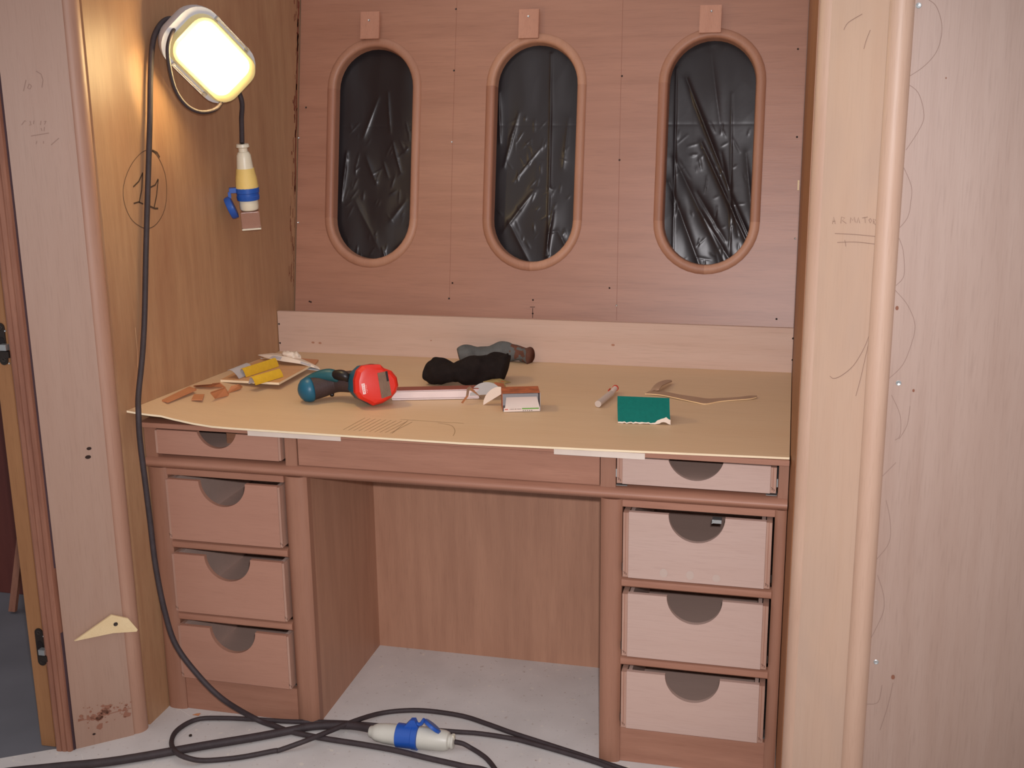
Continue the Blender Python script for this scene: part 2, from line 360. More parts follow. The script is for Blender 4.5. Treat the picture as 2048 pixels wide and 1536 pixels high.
# right side wall, quarter round, diagonal, half round, big wall
wr = struct('wall_right', MB().prism([(1.4975, 1.30), (1.4985, 0), (1.5085, -.095), (1.53, -.095), (1.53, 1.30)], 'z', 0, HT), W_rside)
struct('trim_5', MB().prism([(1.5205, -.09)]+arc(1.535, -.108, .0255, 175, 262, 10)+[(1.55, -.10), (1.55, -.08)], 'z', 0, HT), W_rtrim, smooth=35)
pr0, pr1 = Vector((1.531, -.1335, 0)), Vector((1.641, -.243, 0)); dr = (pr1-pr0).normalized(); nr = Vector((dr.y, -dr.x, 0)); nr = nr if nr.y < 0 else -nr
wdr = struct('wall_front_right', MB().prism(quadprism(pr0, pr1, nr, .018), 'z', 0, HT), W_rdiag)
struct('trim_6', MB().prism([(1.640, -.238)]+arc(1.640, -.2555, .0215, 205, 340, 12)+[(1.668, -.235)], 'z', 0, HT), W_rtrim, smooth=35)
# the half round stands a little proud of both panels
wfr = struct('wall_far_right', MB().box(1.655, 2.6, -.262, -.244, 0, HT), W_rwall)
def onR(px, py): return at(px, py, (nr.x, nr.y, 0), nr.dot(pr0))
def onW(px, py): return aty(px, py, -.262)
# ARMATOR and pencil lines on the right diagonal
pn = MB()
for s_ in ([(1665, 448), (1668, 434), (1671, 448)], [(1666, 443), (1671, 442)], [(1682, 447), (1683, 434), (1690, 436), (1685, 441), (1693, 447)],
           [(1701, 446), (1702, 435), (1706, 441), (1709, 434), (1711, 445)], [(1714, 446), (1717, 435), (1720, 446)], [(1725, 436), (1736, 434)], [(1730, 435), (1731, 446)],
           [(1738, 440), (1741, 446), (1744, 441), (1741, 437), (1738, 440)], [(1747, 448), (1747, 438), (1752, 440), (1748, 443), (1751, 450)]):
    ribbon(pn, [onR(*p) for p in s_], nr, .0011)
for s_ in ([(1670, 467), (1710, 469), (1752, 473)], [(1675, 485), (1710, 484), (1750, 488)], [(1690, 480), (1692, 493)],
           [(1740, 667), (1728, 697), (1708, 730), (1685, 750), (1668, 757), (1660, 752)], [(1739, 680), (1731, 715), (1722, 755), (1712, 792)],
           [(1688, 60), (1697, 45), (1725, 28)], [(1741, 60), (1733, 80), (1728, 98)]):
    ribbon(pn, spline([onR(*p) for p in s_], 4), nr, .0011)
pn.build('pencil_writing', M_pencil_soft, wdr)
# scalloped pencil arcs and screws on the far right wall
pn = MB()
for s_ in ([(1858, 0), (1872, 12), (1882, 40), (1883, 70), (1872, 105), (1845, 135), (1806, 160)], [(1808, 164), (1836, 185), (1848, 230), (1838, 260), (1812, 300)],
           [(1805, 330), (1822, 370), (1822, 400), (1815, 435), (1793, 462)], [(1795, 470), (1806, 500), (1808, 550), (1792, 571)],
           [(1790, 580), (1815, 610), (1830, 650), (1822, 690), (1805, 730), (1778, 757)], [(1783, 790), (1800, 830), (1800, 870), (1790, 880)],
           [(1820, 812), (1814, 850), (1798, 878)], [(1792, 925), (1762, 955)], [(1772, 1000), (1780, 1040), (1778, 1085), (1752, 1120)],
           [(1755, 1150), (1767, 1190), (1766, 1225), (1741, 1278)], [(1786, 1365), (1776, 1410), (1760, 1460)], [(1764, 1370), (1756, 1404), (1733, 1408)]):
    ribbon(pn, spline([onW(*p) for p in s_], 5), (0, -1, 0), .0008)
pn.build('pencil_marks', plain('pencil_right', (138, 112, 100), .8), wfr)
for p in ((1837, 11), (1797, 766), (1752, 1324)): screw(onW(*p)+Vector((0, -.0005, 0)), (0, -1, 0), wfr, .0048, M_zinc)
m_kn = plain('small_knot', (132, 86, 66), .9)
for (px, py, r) in ((1794, 616, .004), (1827, 781, .003), (1786, 1354, .005), (1892, 156, .0015)):
    c = onW(px, py); MB().add([c+Vector((math.cos(a)*r*.7, -.0006, math.sin(a)*r)) for a in [2*math.pi*j/8 for j in range(8)]], [tuple(range(8))]).build('small_knot', m_kn, wfr)
# light chip in the right corner
MB().box(1.492, 1.4965, .92, .93, 1.255, 1.275)

# ------------------------------------------------------------------ back wall (leans away at the top)
A = math.atan(.183); sA, cA = math.sin(A), math.cos(A)
BN = Vector((0, -cA, sA)); B0Y = .730
def bw(u, v, d=0): return Vector((u, B0Y+v*sA, v*cA))+BN*d
def onB(px, py): return at(px, py, BN, BN.dot(Vector((0, B0Y, 0))))
WIN = [(.2445, 1.3547), (.7405, 1.3560), (1.2435, 1.3580)]
HW, HH = .1215, .3150
def stadium(cx, cy, hw, hh, n=20):
    r = hw; k = hh-hw; pts = []
    for i in range(n+1): a = math.pi*i/n; pts.append((cx+r*math.cos(a), cy+k+r*math.sin(a)))
    for j in range(1, 6): pts.append((cx-r, cy+k-2*k*j/6))
    for i in range(n+1): a = math.pi+math.pi*i/n; pts.append((cx+r*math.cos(a), cy-k+r*math.sin(a)))
    for j in range(1, 6): pts.append((cx+r, cy-k+2*k*j/6))
    return pts
bm = bmesh.new(); T = .014
def ringedges(pts, d):
    vs = [bm.verts.new(bw(p[0], p[1], d)) for p in pts]
    return vs, [bm.edges.new((vs[i], vs[(i+1) % len(vs)])) for i in range(len(vs))]
outer = [(.004, .55), (1.4965, .55), (1.4965, 2.27), (.004, 2.27)]
allr = []
for d in (0, -T):
    E = []; rs = []
    for pts in [outer]+[stadium(c[0], c[1], HW+.006, HH+.006) for c in WIN]:
        vs, es = ringedges(pts, d); E += es; rs.append(vs)
    bmesh.ops.triangle_fill(bm, use_beauty=True, use_dissolve=False, edges=E); allr.append(rs)
for ra, rb in zip(*allr):
    for i in range(len(ra)): bm.faces.new((ra[i], ra[(i+1) % len(ra)], rb[(i+1) % len(ra)], rb[i]))
bmesh.ops.recalc_face_normals(bm, faces=bm.faces)
me = bpy.data.meshes.new('wall_back'); bm.to_mesh(me); bm.free(); me.materials.append(W_back)
wb = bpy.data.objects.new('wall_back', me); COL.objects.link(wb); wb['kind'] = 'structure'
for wi, c in enumerate(WIN):
    prof = [(-.002, -.028), (0, -.004), (.0010, .002), (.004, .0055), (.009, .0075), (.015, .0075), (.021, .006), (.0255, .003), (.027, 0.0005), (.012, -.004)]
    mb = MB(); loops = [[bw(p[0], p[1], h) for p in stadium(c[0], c[1], HW+o, HH+o)] for o, h in prof]
    n = len(loops[0]); o_ = len(mb.v); mb.v += [tuple(v) for l in loops for v in l]
    for r in range(len(loops)-1):
        for i in range(n):
            mb.f.append((r*n+i, r*n+(i+1) % n, (r+1)*n+(i+1) % n, (r+1)*n+i))
            mb.m.append((0, 2)[wi == 1] if i < 20 else 1 if i < 26 else (0 if i < 36 else 2) if i < 46 else 0)
    win = mb.build('window_%d' % (wi+1), [W_frame, W_frame2, W_frame3], None, smooth=40); win['kind'] = 'structure'
# packing blocks screwed over the frame tops
for (p0, p1, lab, sc_) in (((722, 27), (758, 80), 'small plywood block with a screw above the leftmost oval window', (740, 44)),
                      ((1037, 22), (1075, 79), 'small plywood block with a bright screw above the middle oval window', (1057, 36)),
                      ((1397, 14), (1438, 68), 'small plywood block with a screw above the rightmost oval window', (1421, 26))):
    t = thing('wood_block', lab, 'block', 'blocks over the window frames')
    a, b = onB(*p0), onB(*p1); u0, u1 = a.x+.006, b.x+.006
    v0, v1 = (a.z)/cA, (b.z)/cA
    cc = bw((u0+u1)/2, (v0+v1)/2, .0148)
    MB().frame_box(cc, (1, 0, 0), (0, sA, cA), BN, u1-u0, v0-v1, .008).build('block', wood('block_ply_'+lab.split()[-3], (200, 146, 120), (170, 114, 90), 'z', 1.5, 30+u0, .3, .3), t, bevel=.0006)
    MB().frame_box(cc-BN*.008+Vector((0, sA, cA))*.012, (1, 0, 0), (0, sA, cA), BN, (u1-u0)*.8, (v0-v1)*.5, .009).build('spacer', W_scrap, t)
    s_ = onB(*sc_); screw(bw(s_.x+.004, s_.z/cA, .0192), BN, t, .0033, M_steel if 'bright' not in lab else M_zinc)
    settle(t)
# wall screws, drill marks, pencil lines
for p in ((912, 18), (908, 141), (904, 284), (898, 597), (1244, 152), (1239, 320), (1233, 611), (1596, 98), (1594, 274), (1590, 477), (598, 276), (597, 445), (612, 215), (1553, 638)):
    q = onB(*p); screw(bw(q.x, q.z/cA, .0004), BN, wb, .0028, M_zinc if p in ((904, 284), (1233, 611), (1590, 477), (598, 276), (597, 445)) else M_dsteel)
mk = MB()
for s_ in ([(1060, 614), (1070, 614)], [(1065.5, 616), (1065.5, 636)]): ribbon(mk, [onB(*p) for p in s_], BN, .0016)
for (px, py) in ((1066, 600), (1065.5, 627), (905, 566), (1219, 576), (622, 604), (619, 603)):
    c = onB(px, py); MB().add([c+BN*.0006+Vector((math.cos(a)*.0028, 0, math.sin(a)*.0028)) for a in [2*math.pi*j/8 for j in range(8)]], [tuple(range(8))]).build('drill_mark', M_hole, wb)
mk.build('pencil_mark', M_hole, wb)
pn = MB()
ribbon(pn, [onB(914, 0), onB(906, 250), onB(899, 597)], BN, .0008); ribbon(pn, [onB(1246, 0), onB(1240, 250), onB(1233, 640)], BN, .0008)
pn.build('pencil_line', plain('pencil_on_back', (150, 98, 78), .8), wb)
# glue stains down the corner (on the left wall)
gs = MB(); rg = random.Random(5)
for i in range(60):
    z0 = .93+rg.random()*.85; y_ = .888+.183*(z0-.863)-.008-rg.random()**2*.035; hgt = .004+rg.random()*.05; wd = .001+rg.random()*.005*(1.5 if z0 > 1.3 else .6)
    pts = [(.0006, y_+rg.uniform(-.002, .002)+.183*(hgt*k/4), z0+hgt*k/4) for k in range(5)]
    ribbon(gs, pts, (1, 0, 0), wd, 0)
for z0, z1 in ((1.22, 1.62), (1.62, 1.78)):
    ribbon(gs, [(.0006, .888+.183*(z0+(z1-z0)*k/14-.863)-.010+rg.uniform(-.004, .003), z0+(z1-z0)*k/14) for k in range(15)], (1, 0, 0), .009, 0)
gs.build('glue_stain', M_glue, wl)
# "11" in a hand-drawn oval on the left wall
pn = MB()
ov = [(300, 298), (283, 305), (265, 325), (252, 352), (246, 380), (249, 408), (260, 435), (275, 450), (292, 457), (308, 452), (322, 435), (331, 410), (333, 375), (329, 345), (318, 318), (306, 303), (294, 297)]
ribbon(pn, [atx(p.x, p.y, 0) for p in spline([(a, b, 0) for a, b in ov], 3)], (1, 0, 0), .0016)
ribbon(pn, [atx(304, 301, 0), atx(314, 306, 0), atx(319, 315, 0)], (1, 0, 0), .006)
ribbon(pn, [atx(266, 374, 0), atx(277, 363, 0), atx(285, 346, 0)], (1, 0, 0), .004); ribbon(pn, [atx(285, 345, 0), atx(283, 380, 0), atx(278, 405, 0)], (1, 0, 0), .004)
ribbon(pn, [atx(267, 407, 0), atx(277, 404, 0), atx(286, 408, 0)], (1, 0, 0), .0035)
ribbon(pn, [atx(300, 375, 0), atx(310, 370, 0), atx(316, 358, 0)], (1, 0, 0), .004); ribbon(pn, [atx(316, 359, 0), atx(313, 390, 0), atx(308, 415, 0)], (1, 0, 0), .004)
ribbon(pn, [atx(300, 413, 0), atx(309, 417, 0), atx(316, 417, 0)], (1, 0, 0), .0045)
pn.build('handwritten_number', M_marker, wl)
sc = MB(); ribbon(sc, [atx(270, 655, 0), atx(274, 700, 0), atx(275, 735, 0)], (1, 0, 0), .0025); sc.build('pale_scratch', plain('scratch', (214, 168, 128), .7), wl)

# ------------------------------------------------------------------ black film behind the windows
NU, NV = 520, 280
RID = []  # u0,v0,u1,v1,height,width
def rid(px0, py0, px1, py1, h, wd):
    a, b = onB(px0, py0), onB(px1, py1); RID.append((a.x, a.z/cA, b.x, b.z/cA, h, wd))
for r_ in ((1370, 150, 1455, 370, .012, .006), (1400, 280, 1500, 500, .012, .006), (1345, 310, 1450, 530, .008, .010), (1335, 360, 1400, 540, .008, .010), (1400, 420, 1470, 540, .008, .009),
           (1350, 130, 1343, 500, .005, .002), (1462, 180, 1458, 520, .004, .002), (1440, 300, 1475, 470, .006, .005), (1490, 300, 1505, 450, .006, .010),
           (1420, 100, 1440, 260, .004, .012), (1390, 380, 1450, 480, .007, .008), (1462, 390, 1510, 500, .007, .004),
           (1095, 100, 1090, 520, .006, .003), (1030, 220, 1000, 330, .006, .006), (1075, 290, 1020, 360, .004, .003), (1060, 380, 1000, 460, .008, .008), (1100, 420, 1085, 510, .010, .005),
           (1130, 230, 1120, 330, .005, .008), (990, 180, 992, 280, .007, .004), (1110, 460, 1140, 520, .006, .007), (1010, 440, 1050, 520, .006, .008),
           (745, 190, 715, 270, .006, .006), (765, 180, 770, 260, .005, .004), (682, 300, 672, 400, .008, .004), (775, 280, 790, 340, .006, .003), (720, 310, 740, 360, .006, .008),
           (755, 320, 765, 350, .005, .003), (815, 470, 780, 500, .008, .006), (755, 495, 762, 520, .007, .003), (700, 400, 750, 500, .005, .012), (770, 440, 800, 400, .005, .008)):
    rid(*r_)
_r = random.Random(21)
for k in range(150):
    c_ = WIN[k % 3]; u_ = c_[0]+_r.uniform(-.11, .11); v_ = c_[1]+_r.uniform(-.30, .12)-abs(_r.gauss(0, .05)); a_ = _r.gauss(1.35, .55); l_ = _r.uniform(.01, .045)
    RID.append((u_, v_, u_+l_*math.cos(a_), v_+l_*math.sin(a_), _r.uniform(.0008, .0028), _r.uniform(.0012, .003)))
RID = np.array(RID)
us = np.linspace(.05, 1.45, NU); vs = np.linspace(.98, 1.73, NV)
U, Vv = np.meshgrid(us, vs)
Hh = np.zeros_like(U)
for u0, v0, u1, v1, h, wd in RID:
    dx, dy = u1-u0, v1-v0; L2 = dx*dx+dy*dy
    t = np.clip(((U-u0)*dx+(Vv-v0)*dy)/L2, 0, 1); d = np.hypot(U-u0-t*dx, Vv-v0-t*dy)
    fade = np.sin(np.pi*np.clip(.15+.7*t, 0, 1)); Hh += h*fade*np.exp(-d/wd)*.8
def nzf(sx, sy, off, amp, ridge=False):
    out = np.zeros(U.shape)
    for j in range(NV):
        for i in range(NU):
            q = noise.noise((U[j, i]*sx+off, Vv[j, i]*sy, off*.7)); out[j, i] = (1-abs(q)*2) if ridge else q
    return out*amp
Hh += nzf(5, 3, 1.3, .010)+nzf(16, 6, 4.1, .003)+nzf(22, 9, 9.7, .0003, True)
Hh += -.0005*np.exp(-np.abs(Vv-1.443)/.003)
mb = MB()
vtx = [bw(U[j, i], Vv[j, i], -.040+Hh[j, i]-.010) for j in range(NV) for i in range(NU)]
mb.add(vtx, [(j*NU+i, j*NU+i+1, (j+1)*NU+i+1, (j+1)*NU+i) for j in range(NV-1) for i in range(NU-1)])
M_film = plain('black_film', (40, 33, 34), .33, bump=.05, bscale=60, spec=.5)
fo = mb.build('plastic_sheet', M_film, None, smooth=True)
fo['label'] = 'wrinkled shiny black plastic film seen through the three oval windows'; fo['category'] = 'plastic sheet'

# ------------------------------------------------------------------ desk
desk = thing('desk', 'unfinished built-in wooden desk with two pedestals of drawers and an open kneehole', 'desk')
XL, XR = .002, 1.497
def part(name, mb, m, par=None, bevel=.0008, **kw): return mb.build(name, m, par or desk, bevel=bevel, **kw)
def stile(x0, x1, z0, z1, rnd_=.012, y=0.0):
    pr = [(x0, .03)]+[(x0+(x1-x0)*t, y-.0+rnd_*(abs(2*t-1)**3.2)) for t in [i/12 for i in range(13)]]+[(x1, .03)]
    return MB().prism(pr, 'z', z0, z1)
# posts
part('stile', stile(XL, .0515, 0, .638, .006), W_deskv, bevel=0, smooth=30)
part('stile', stile(.3535, .4094, -.0, .638, .012, -.004), W_deskv, bevel=0, smooth=30)
part('stile', stile(1.1015, 1.1490, 0, .638, .008, -.003), W_deskv, bevel=0, smooth=30)
part('stile', stile(1.4725, XR, 0, .638, .004), W_deskv, bevel=0, smooth=30)
for x0, x1 in ((XL, .0345), (.3625, .392), (1.1005, 1.134), (1.4765, XR)): part('stile', MB().box(x0, x1, .0, .02, .664, .742), W_deskv)
# half-round main rail
part('rail', MB().prism([(.03, .6375)]+[(.004-.016*math.sin(math.pi*t), .6375+.0285*t) for t in [i/10 for i in range(11)]]+[(.03, .666)], 'x', XL, XR), W_desk, bevel=0, smooth=35, label='long half-round rail')
for x0, x1 in ((.0515, .3535), (1.149, 1.4725)):
    part('rail', MB().box(x0, x1, .002, .02, .6215, .6375), W_desk)
    for z0, z1 in ((.4335, .4555), (.2445, .2665)): part('rail', MB().prism([(.02, z0), (.006, z0), (.001, z0+.004), (.0, (z0+z1)/2), (.001, z1-.004), (.008, z1), (.02, z1)], 'x', x0, x1), W_desk, bevel=0, smooth=35)
    part('kick_board', MB().box(x0, x1, .008, .024, 0, .088), W_desk)
# top rail with pale let-in pieces, apron panel
part('top_rail', MB().box(XL, XR, -.020, .012, .7425, .7545), W_desk)
a, b = aty(495, 860, -.0205).x, aty(681, 866, -.0205).x
part('pale_strip', MB().box(a, b, -.0215, -.019, .7385, .7520), M_paleIn, bevel=0, label='pale let-in strip')
a, b = aty(1108, 895, -.0205).x, aty(1290, 905, -.0205).x
part('pale_strip', MB().box(a, b, -.0215, -.019, .7385, .7520), M_paleIn, bevel=0, label='pale let-in strip')
part('apron_panel', MB().box(.3945, 1.0985, .0015, .018, .667, .7415), W_dl and W_desk, label='wide plain apron panel')
# carcass
part('side_panel', MB().box(.3935, .4075, .02, .44, 0, .72), W_panel, bevel=0)
part('side_panel', MB().box(1.1035, 1.1175, .02, .44, 0, .72), W_panel, bevel=0)
part('side_panel', MB().box(.003, .015, .02, .74, 0, .735), W_carcass, bevel=0)
part('side_panel', MB().box(1.483, 1.496, .02, .74, 0, .735), W_carcass, bevel=0)
part('back_panel', MB().box(.4075, 1.1035, .44, .452, 0, .735), W_panel, bevel=0)
part('back_panel', MB().box(.015, .3935, .47, .482, 0, .735), W_carcass, bevel=0); part('back_panel', MB().box(1.1175, 1.483, .47, .482, 0, .735), W_carcass, bevel=0)
part('top_board', MB().box(XL, XR, .012, .762, .745, .7545), W_carcass, bevel=0)
# drawers
def drawer(x0, x1, z0, z1, opt):
    right = opt['right']; y0, yt = -.014, -.003
    xa, xb = x0+.004, x1-.004; sw = .0125 if right else .006
    cx = (xa+xb)/2; r = opt.get('r', .060); up = opt.get('up', 0)
    mat = W_dr if right else W_dl
    box = MB()
    box.box(xa+sw+.002, xa+sw+.010, yt, .40, z0+.006, z1-.004).box(xb-sw-.010, xb-sw-.002, yt, .40, z0+.006, z1-.004)
    box.box(xa+sw+.002, xb-sw-.002, .392, .40, z0+.006, z1-.004).box(xa+sw+.002, xb-sw-.002, yt, .40, z0+.004, z0+.012)
    d = box.build('drawer', W_din, desk, label='plain ply drawer box')
    fl, fr_ = (xa+sw, xb-sw)
    hw = math.sqrt(r*r-up*up); a0 = math.asin(up/r)
    pts = [(fl, z0), (fr_, z0), (fr_, z1), (cx+hw, z1)]+[(cx+r*math.cos(-a0-(math.pi-2*a0)*i/24), z1+up+r*math.sin(-a0-(math.pi-2*a0)*i/24)) for i in range(1, 24)]+[(cx-hw, z1), (fl, z1)]
    bmx = bmesh.new(); fa = [bmx.verts.new((p[0], y0, p[1])) for p in pts]; fb = [bmx.verts.new((p[0], yt, p[1])) for p in pts]; n = len(pts)
    for i in range(n): bmx.faces.new((fa[i], fa[(i+1) % n], fb[(i+1) % n], fb[i]))
    for F in (fa, fb):
        f = bmx.faces.new(F); f.normal_update(); bmesh.ops.triangulate(bmx, faces=[f])
    bmesh.ops.recalc_face_normals(bmx, faces=bmx.faces)
    me = bpy.data.meshes.new('drawer_front'); bmx.to_mesh(me); bmx.free(); me.materials.append(mat)
    fo_ = bpy.data.objects.new('drawer_front', me); COL.objects.link(fo_); fo_.parent = d; fo_['label'] = 'ply front with half-round finger cutout'
    for sx in (0, 1):
        e0 = xa if sx == 0 else xb-sw
        sd = MB().box(e0+.0003, e0+sw-.0003, y0+.0006, .39, z0+.001, z1-.002)
        e_ = MB()
        if right: sd.box(e0+sw*.42, e0+sw*.5, y0+.0002, y0+.001, z0+.006, z1-.002, 1)
        s = sd.build('drawer_side', [W_dside, M_dirt], d)
        if opt.get('num', True):
            cxm = e0+sw*.5; zz = z0+.009
            for k, zo in ((-.0025, .002), (.0018, -.001)):
                ribbon(e_, [(cxm+k-.0012, y0+.0006, zz+zo+.003), (cxm+k+.001, y0+.0006, zz+zo), (cxm+k, y0+.0006, zz+zo-.003)], (0, -1, 0), .0009, .0006)
            e_.build('pencil_mark', M_hole, d)
        if not right: continue
        rn = MB().box(e0-.003 if sx == 0 else e0+sw+.0006, e0-.0006 if sx == 0 else e0+sw+.003, -.006, .38, z0+.012, z0+.03)
        rn.build('drawer_runner', M_zinc if opt.get('metal') else M_dsteel, d)
        if opt.get('metal'): MB().box(e0-.002 if sx == 0 else e0-.008, e0+.022 if sx == 0 else e0+sw+.002, -.008, .02, z0-.0065, z0-.0055).build('runner_foot', M_zinc, d)
    return d
rows = ((.4640, .6160), (.2755, .4265), (.0980, .2385))
d_ = drawer(.0345, .3625, .6785, .7375, dict(right=False, r=.052, up=.014, num=False))
MB().box(.185, .30, .06, .07, .690, .735).build('divider', W_carcass, d_)
for z0, z1 in rows: drawer(.0515, .3535, z0, z1, dict(right=False))
drawer(1.134, 1.4765, .6790, .7380, dict(right=True, r=.060, up=.018, metal=True))
for k, (z0, z1) in enumerate(rows):
    d_ = drawer(1.149, 1.4725, z0, z1, dict(right=True))
    if k == 0:
        MB().frame_box((1.352, .012, .602), (1, 0, 0), (0, 1, 0), (0, 0, 1), .020, .02, .008).frame_box((1.346, -.0, .603), (.7, 0, .7), (0, 1, 0), (-.7, 0, .7), .012, .004, .0022).build('catch', M_zinc, d_)
        m_gs = plain('glue_smear', (186, 164, 152), .6)
        for i, xx in enumerate((1.243, 1.300, 1.356)):
            w_, h_ = .0085, (.022, .022, .018)[i]
            MB().add([(xx+w_*math.cos(a), -.0146, z0+.006+h_*.5+h_*.5*math.sin(a)*(1 if math.sin(a) > 0 else .9)) for a in [2*math.pi*j/14 for j in range(14)]], [tuple(range(14))]).build('glue_smear', m_gs, d_)
settle(desk)
# desktop sheet: thin ply, curled up at the front left corner
PTS_F = [(.0, -.062), (.035, -.048), (.070, -.031), (.3, -.038), (.55, -.043), (.8, -.046), (1.1, -.034), (1.3, -.024), (1.4965, -.014)]
def fy(x):
    for (a, ya), (b, yb) in zip(PTS_F, PTS_F[1:]):
        if x <= b: return ya+(yb-ya)*(x-a)/(b-a)
    return PTS_F[-1][1]
xs = sorted(set([0, .02, .035, .05, .07, .1, .15, .2, .25]+[.3+.05*i for i in range(24)]+[1.4965])); NYs = 26
def lift(x, y):
    e = max(0, 1-x/.22)**1.6*max(0, min(1, 1-(y+.06)/.75))**.8
    return .034*e
top = []; bot = []
for x in xs:
    for j in range(NYs+1):
        y = fy(x)+(.764-fy(x))*(j/NYs); xx = max(x, .001)
        z = .7600+lift(x, y); top.append((xx, y, z)); bot.append((xx, y, z-.0045))
nX, nY = len(xs), NYs+1; Q = lambda i, j: i*nY+j; off = nX*nY
mb = MB(); fs = []
for i in range(nX-1):
    for j in range(nY-1): fs += [(Q(i, j), Q(i+1, j), Q(i+1, j+1), Q(i, j+1)), tuple(off+k for k in (Q(i, j), Q(i, j+1), Q(i+1, j+1), Q(i+1, j)))]
mb.add(top+bot, fs); n0 = len(mb.f)
for i in range(nX-1): mb.f += [(Q(i, 0), off+Q(i, 0), off+Q(i+1, 0), Q(i+1, 0)), (Q(i, nY-1), Q(i+1, nY-1), off+Q(i+1, nY-1), off+Q(i, nY-1))]
for j in range(nY-1): mb.f += [(Q(0, j), Q(0, j+1), off+Q(0, j+1), off+Q(0, j)), (Q(nX-1, j), off+Q(nX-1, j), off+Q(nX-1, j+1), Q(nX-1, j+1))]
mb.m += [1]*(len(mb.f)-n0)
sheet = mb.build('plywood_sheet', [W_sheet, M_edge], None, smooth=30)
sheet['label'] = 'thin yellowish plywood sheet covering the desk, curled up at its front left corner'; sheet['category'] = 'desktop'
pn = MB(); H = .7600
def onT(px, py, z=H): return atz(px, py, z)
for i in range(10):
    x0 = 686+i*10.5; ribbon(pn, [onT(x0, 860+i*.7), onT(x0+44, 836+i*.9)], (0, 0, 1), .0012, .0004)
ribbon(pn, [onT(784, 867), onT(816, 841)], (0, 0, 1), .0012, .0004)
for s_ in ([(800, 839), (850, 842), (905, 846)], [(876, 846), (902, 851), (910, 862), (906, 872)], [(905, 845), (928, 847)]):
    ribbon(pn, spline([onT(*p) for p in s_], 4), (0, 0, 1), .0012, .0004)
pn.build('pencil_marks', M_pencil_sheet, sheet)
# backsplash
bs = thing('backsplash', 'pale upright wooden board standing along the back of the desk', 'backsplash board')
MB().box(.0015, 1.4965, .765, .779, .7560, .8815).build('board', W_splash, bs, bevel=.001)
for p in ((557, 648), (559, 686), (1585, 677), (1584, 720)): screw(aty(p[0]+1, p[1], .7645), (0, -1, 0), bs, .0028, M_dsteel)
m_kn = plain('pale_knot', (172, 124, 100), .8)
for (px, py, r) in ((626, 685, .004), (640, 686, .004), (862, 681, .002), (1226, 690, .004)):
    c = aty(px, py, .7645); MB().add([c+Vector((math.cos(a)*r*1.3, 0, math.sin(a)*r*.8)) for a in [2*math.pi*j/8 for j in range(8)]], [tuple(range(8))]).build('small_knot', m_kn, bs)
settle(bs)

# ------------------------------------------------------------------ wedge of ply screwed to the left panel
t = thing('plywood_offcut', 'pale pointed plywood offcut screwed low on the left diagonal panel', 'offcut')
pts = [onD(*p)+nl*.004 for p in ((148, 1279), (222, 1227), (255, 1234), (274, 1256), (272, 1260), (225, 1263))]
mb = MB(); n = len(pts); mb.add(pts+[p+nl*.006 for p in pts], [tuple(range(n)), tuple(range(n, 2*n))[::-1]]+[(i, (i+1) % n, n+(i+1) % n, n+i) for i in range(n)])
mb.build('wedge', W_pale, t); screw(onD(230, 1245)+nl*.0105, nl, t, .005, M_dsteel); settle(t)

# ------------------------------------------------------------------ hinges
def hinge(cx, cz, lab):
    t = thing('concealed_hinge', lab, 'hinge', 'hinges in the door lining')
    y = -.2272
    mb = MB(); mb.prism([(cx+p[0], cz+p[1]) for p in stadium(0, 0, .0105, .047, 10)], 'y', y-.0012, y+.0015); mb.build('plate', M_dsteel, t)
    MB().prism([(cx+p[0], cz+p[1]) for p in stadium(0, 0, .0075, .016, 8)], 'y', y-.0022, y-.001).build('recess', M_darkp, t)
    MB().frame_box((cx+.015, y-.012, cz-.004), (1, 0, 0), (0, 1, 0), (0, 0, 1), .016, .014, .013).build('arm', M_zinc, t)
    MB().frame_box((cx+.016, y-.010, cz-.020), (1, 0, 0), (0, 1, 0), (0, 0, 1), .020, .014, .014).build('link', M_dsteel, t)
    for dx, dz in ((0, .036), (0, -.036)): screw((cx+dx, y-.0018, cz+dz), (0, -1, 0), t, .006, M_dsteel)
    for dx, dz in ((.014, .030), (.015, -.042), (.002, -.024)): screw((cx+dx, y-.003, cz+dz), (0, -1, 0), t, .0022, M_zinc)
    settle(t)
c = aty(81, 1294, -.2272); hinge(c.x, c.z, 'lower dark metal concealed hinge in the door lining near the floor')
c = aty(4, 688, -.2272); hinge(c.x, c.z, 'upper metal concealed hinge in the door lining at the left picture edge')

# ------------------------------------------------------------------ lamp
LN = Vector((.70, -.64, -.30)).normalized()
ap = Vector(RT)*.73-Vector(UP)*.68; LA = (ap-LN*ap.dot(LN)).normalized(); LB = LN.cross(LA)   # LA: long axis to lower right
LC = Vector(at(419, 112, (1, 0, 0), .118))
def rr_loop(hl, hw, r, h, n=7, sh=(0, 0)):
    out = []
    for sx, sy, a0 in ((1, 1, 0), (-1, 1, 90), (-1, -1, 180), (1, -1, 270)):
        for i in range(n+1):
            a = math.radians(a0+90*i/n)
            x = sx*(hl-r)+r*math.cos(a); y = sy*(hw-r)+r*math.sin(a); out.append(LC+LA*(x+sh[0])+LB*(y+sh[1])+LN*h)
    return out
lamp = thing('bulkhead_lamp', 'lit rounded oblong bulkhead work lamp hanging tilted on the left wall', 'lamp')
HL, HWd, RR = .117, .079, .057
MB().rings([rr_loop(HL-.022, HWd-.022, RR-.022, -.060), rr_loop(HL-.010, HWd-.010, RR-.01, -.055), rr_loop(HL-.002, HWd-.002, RR, -.03), rr_loop(HL, HWd, RR, -.006), rr_loop(HL, HWd, RR, .001), rr_loop(HL-.012, HWd-.010, RR-.01, .004)]).build('housing', M_lampgrey, lamp, smooth=35)
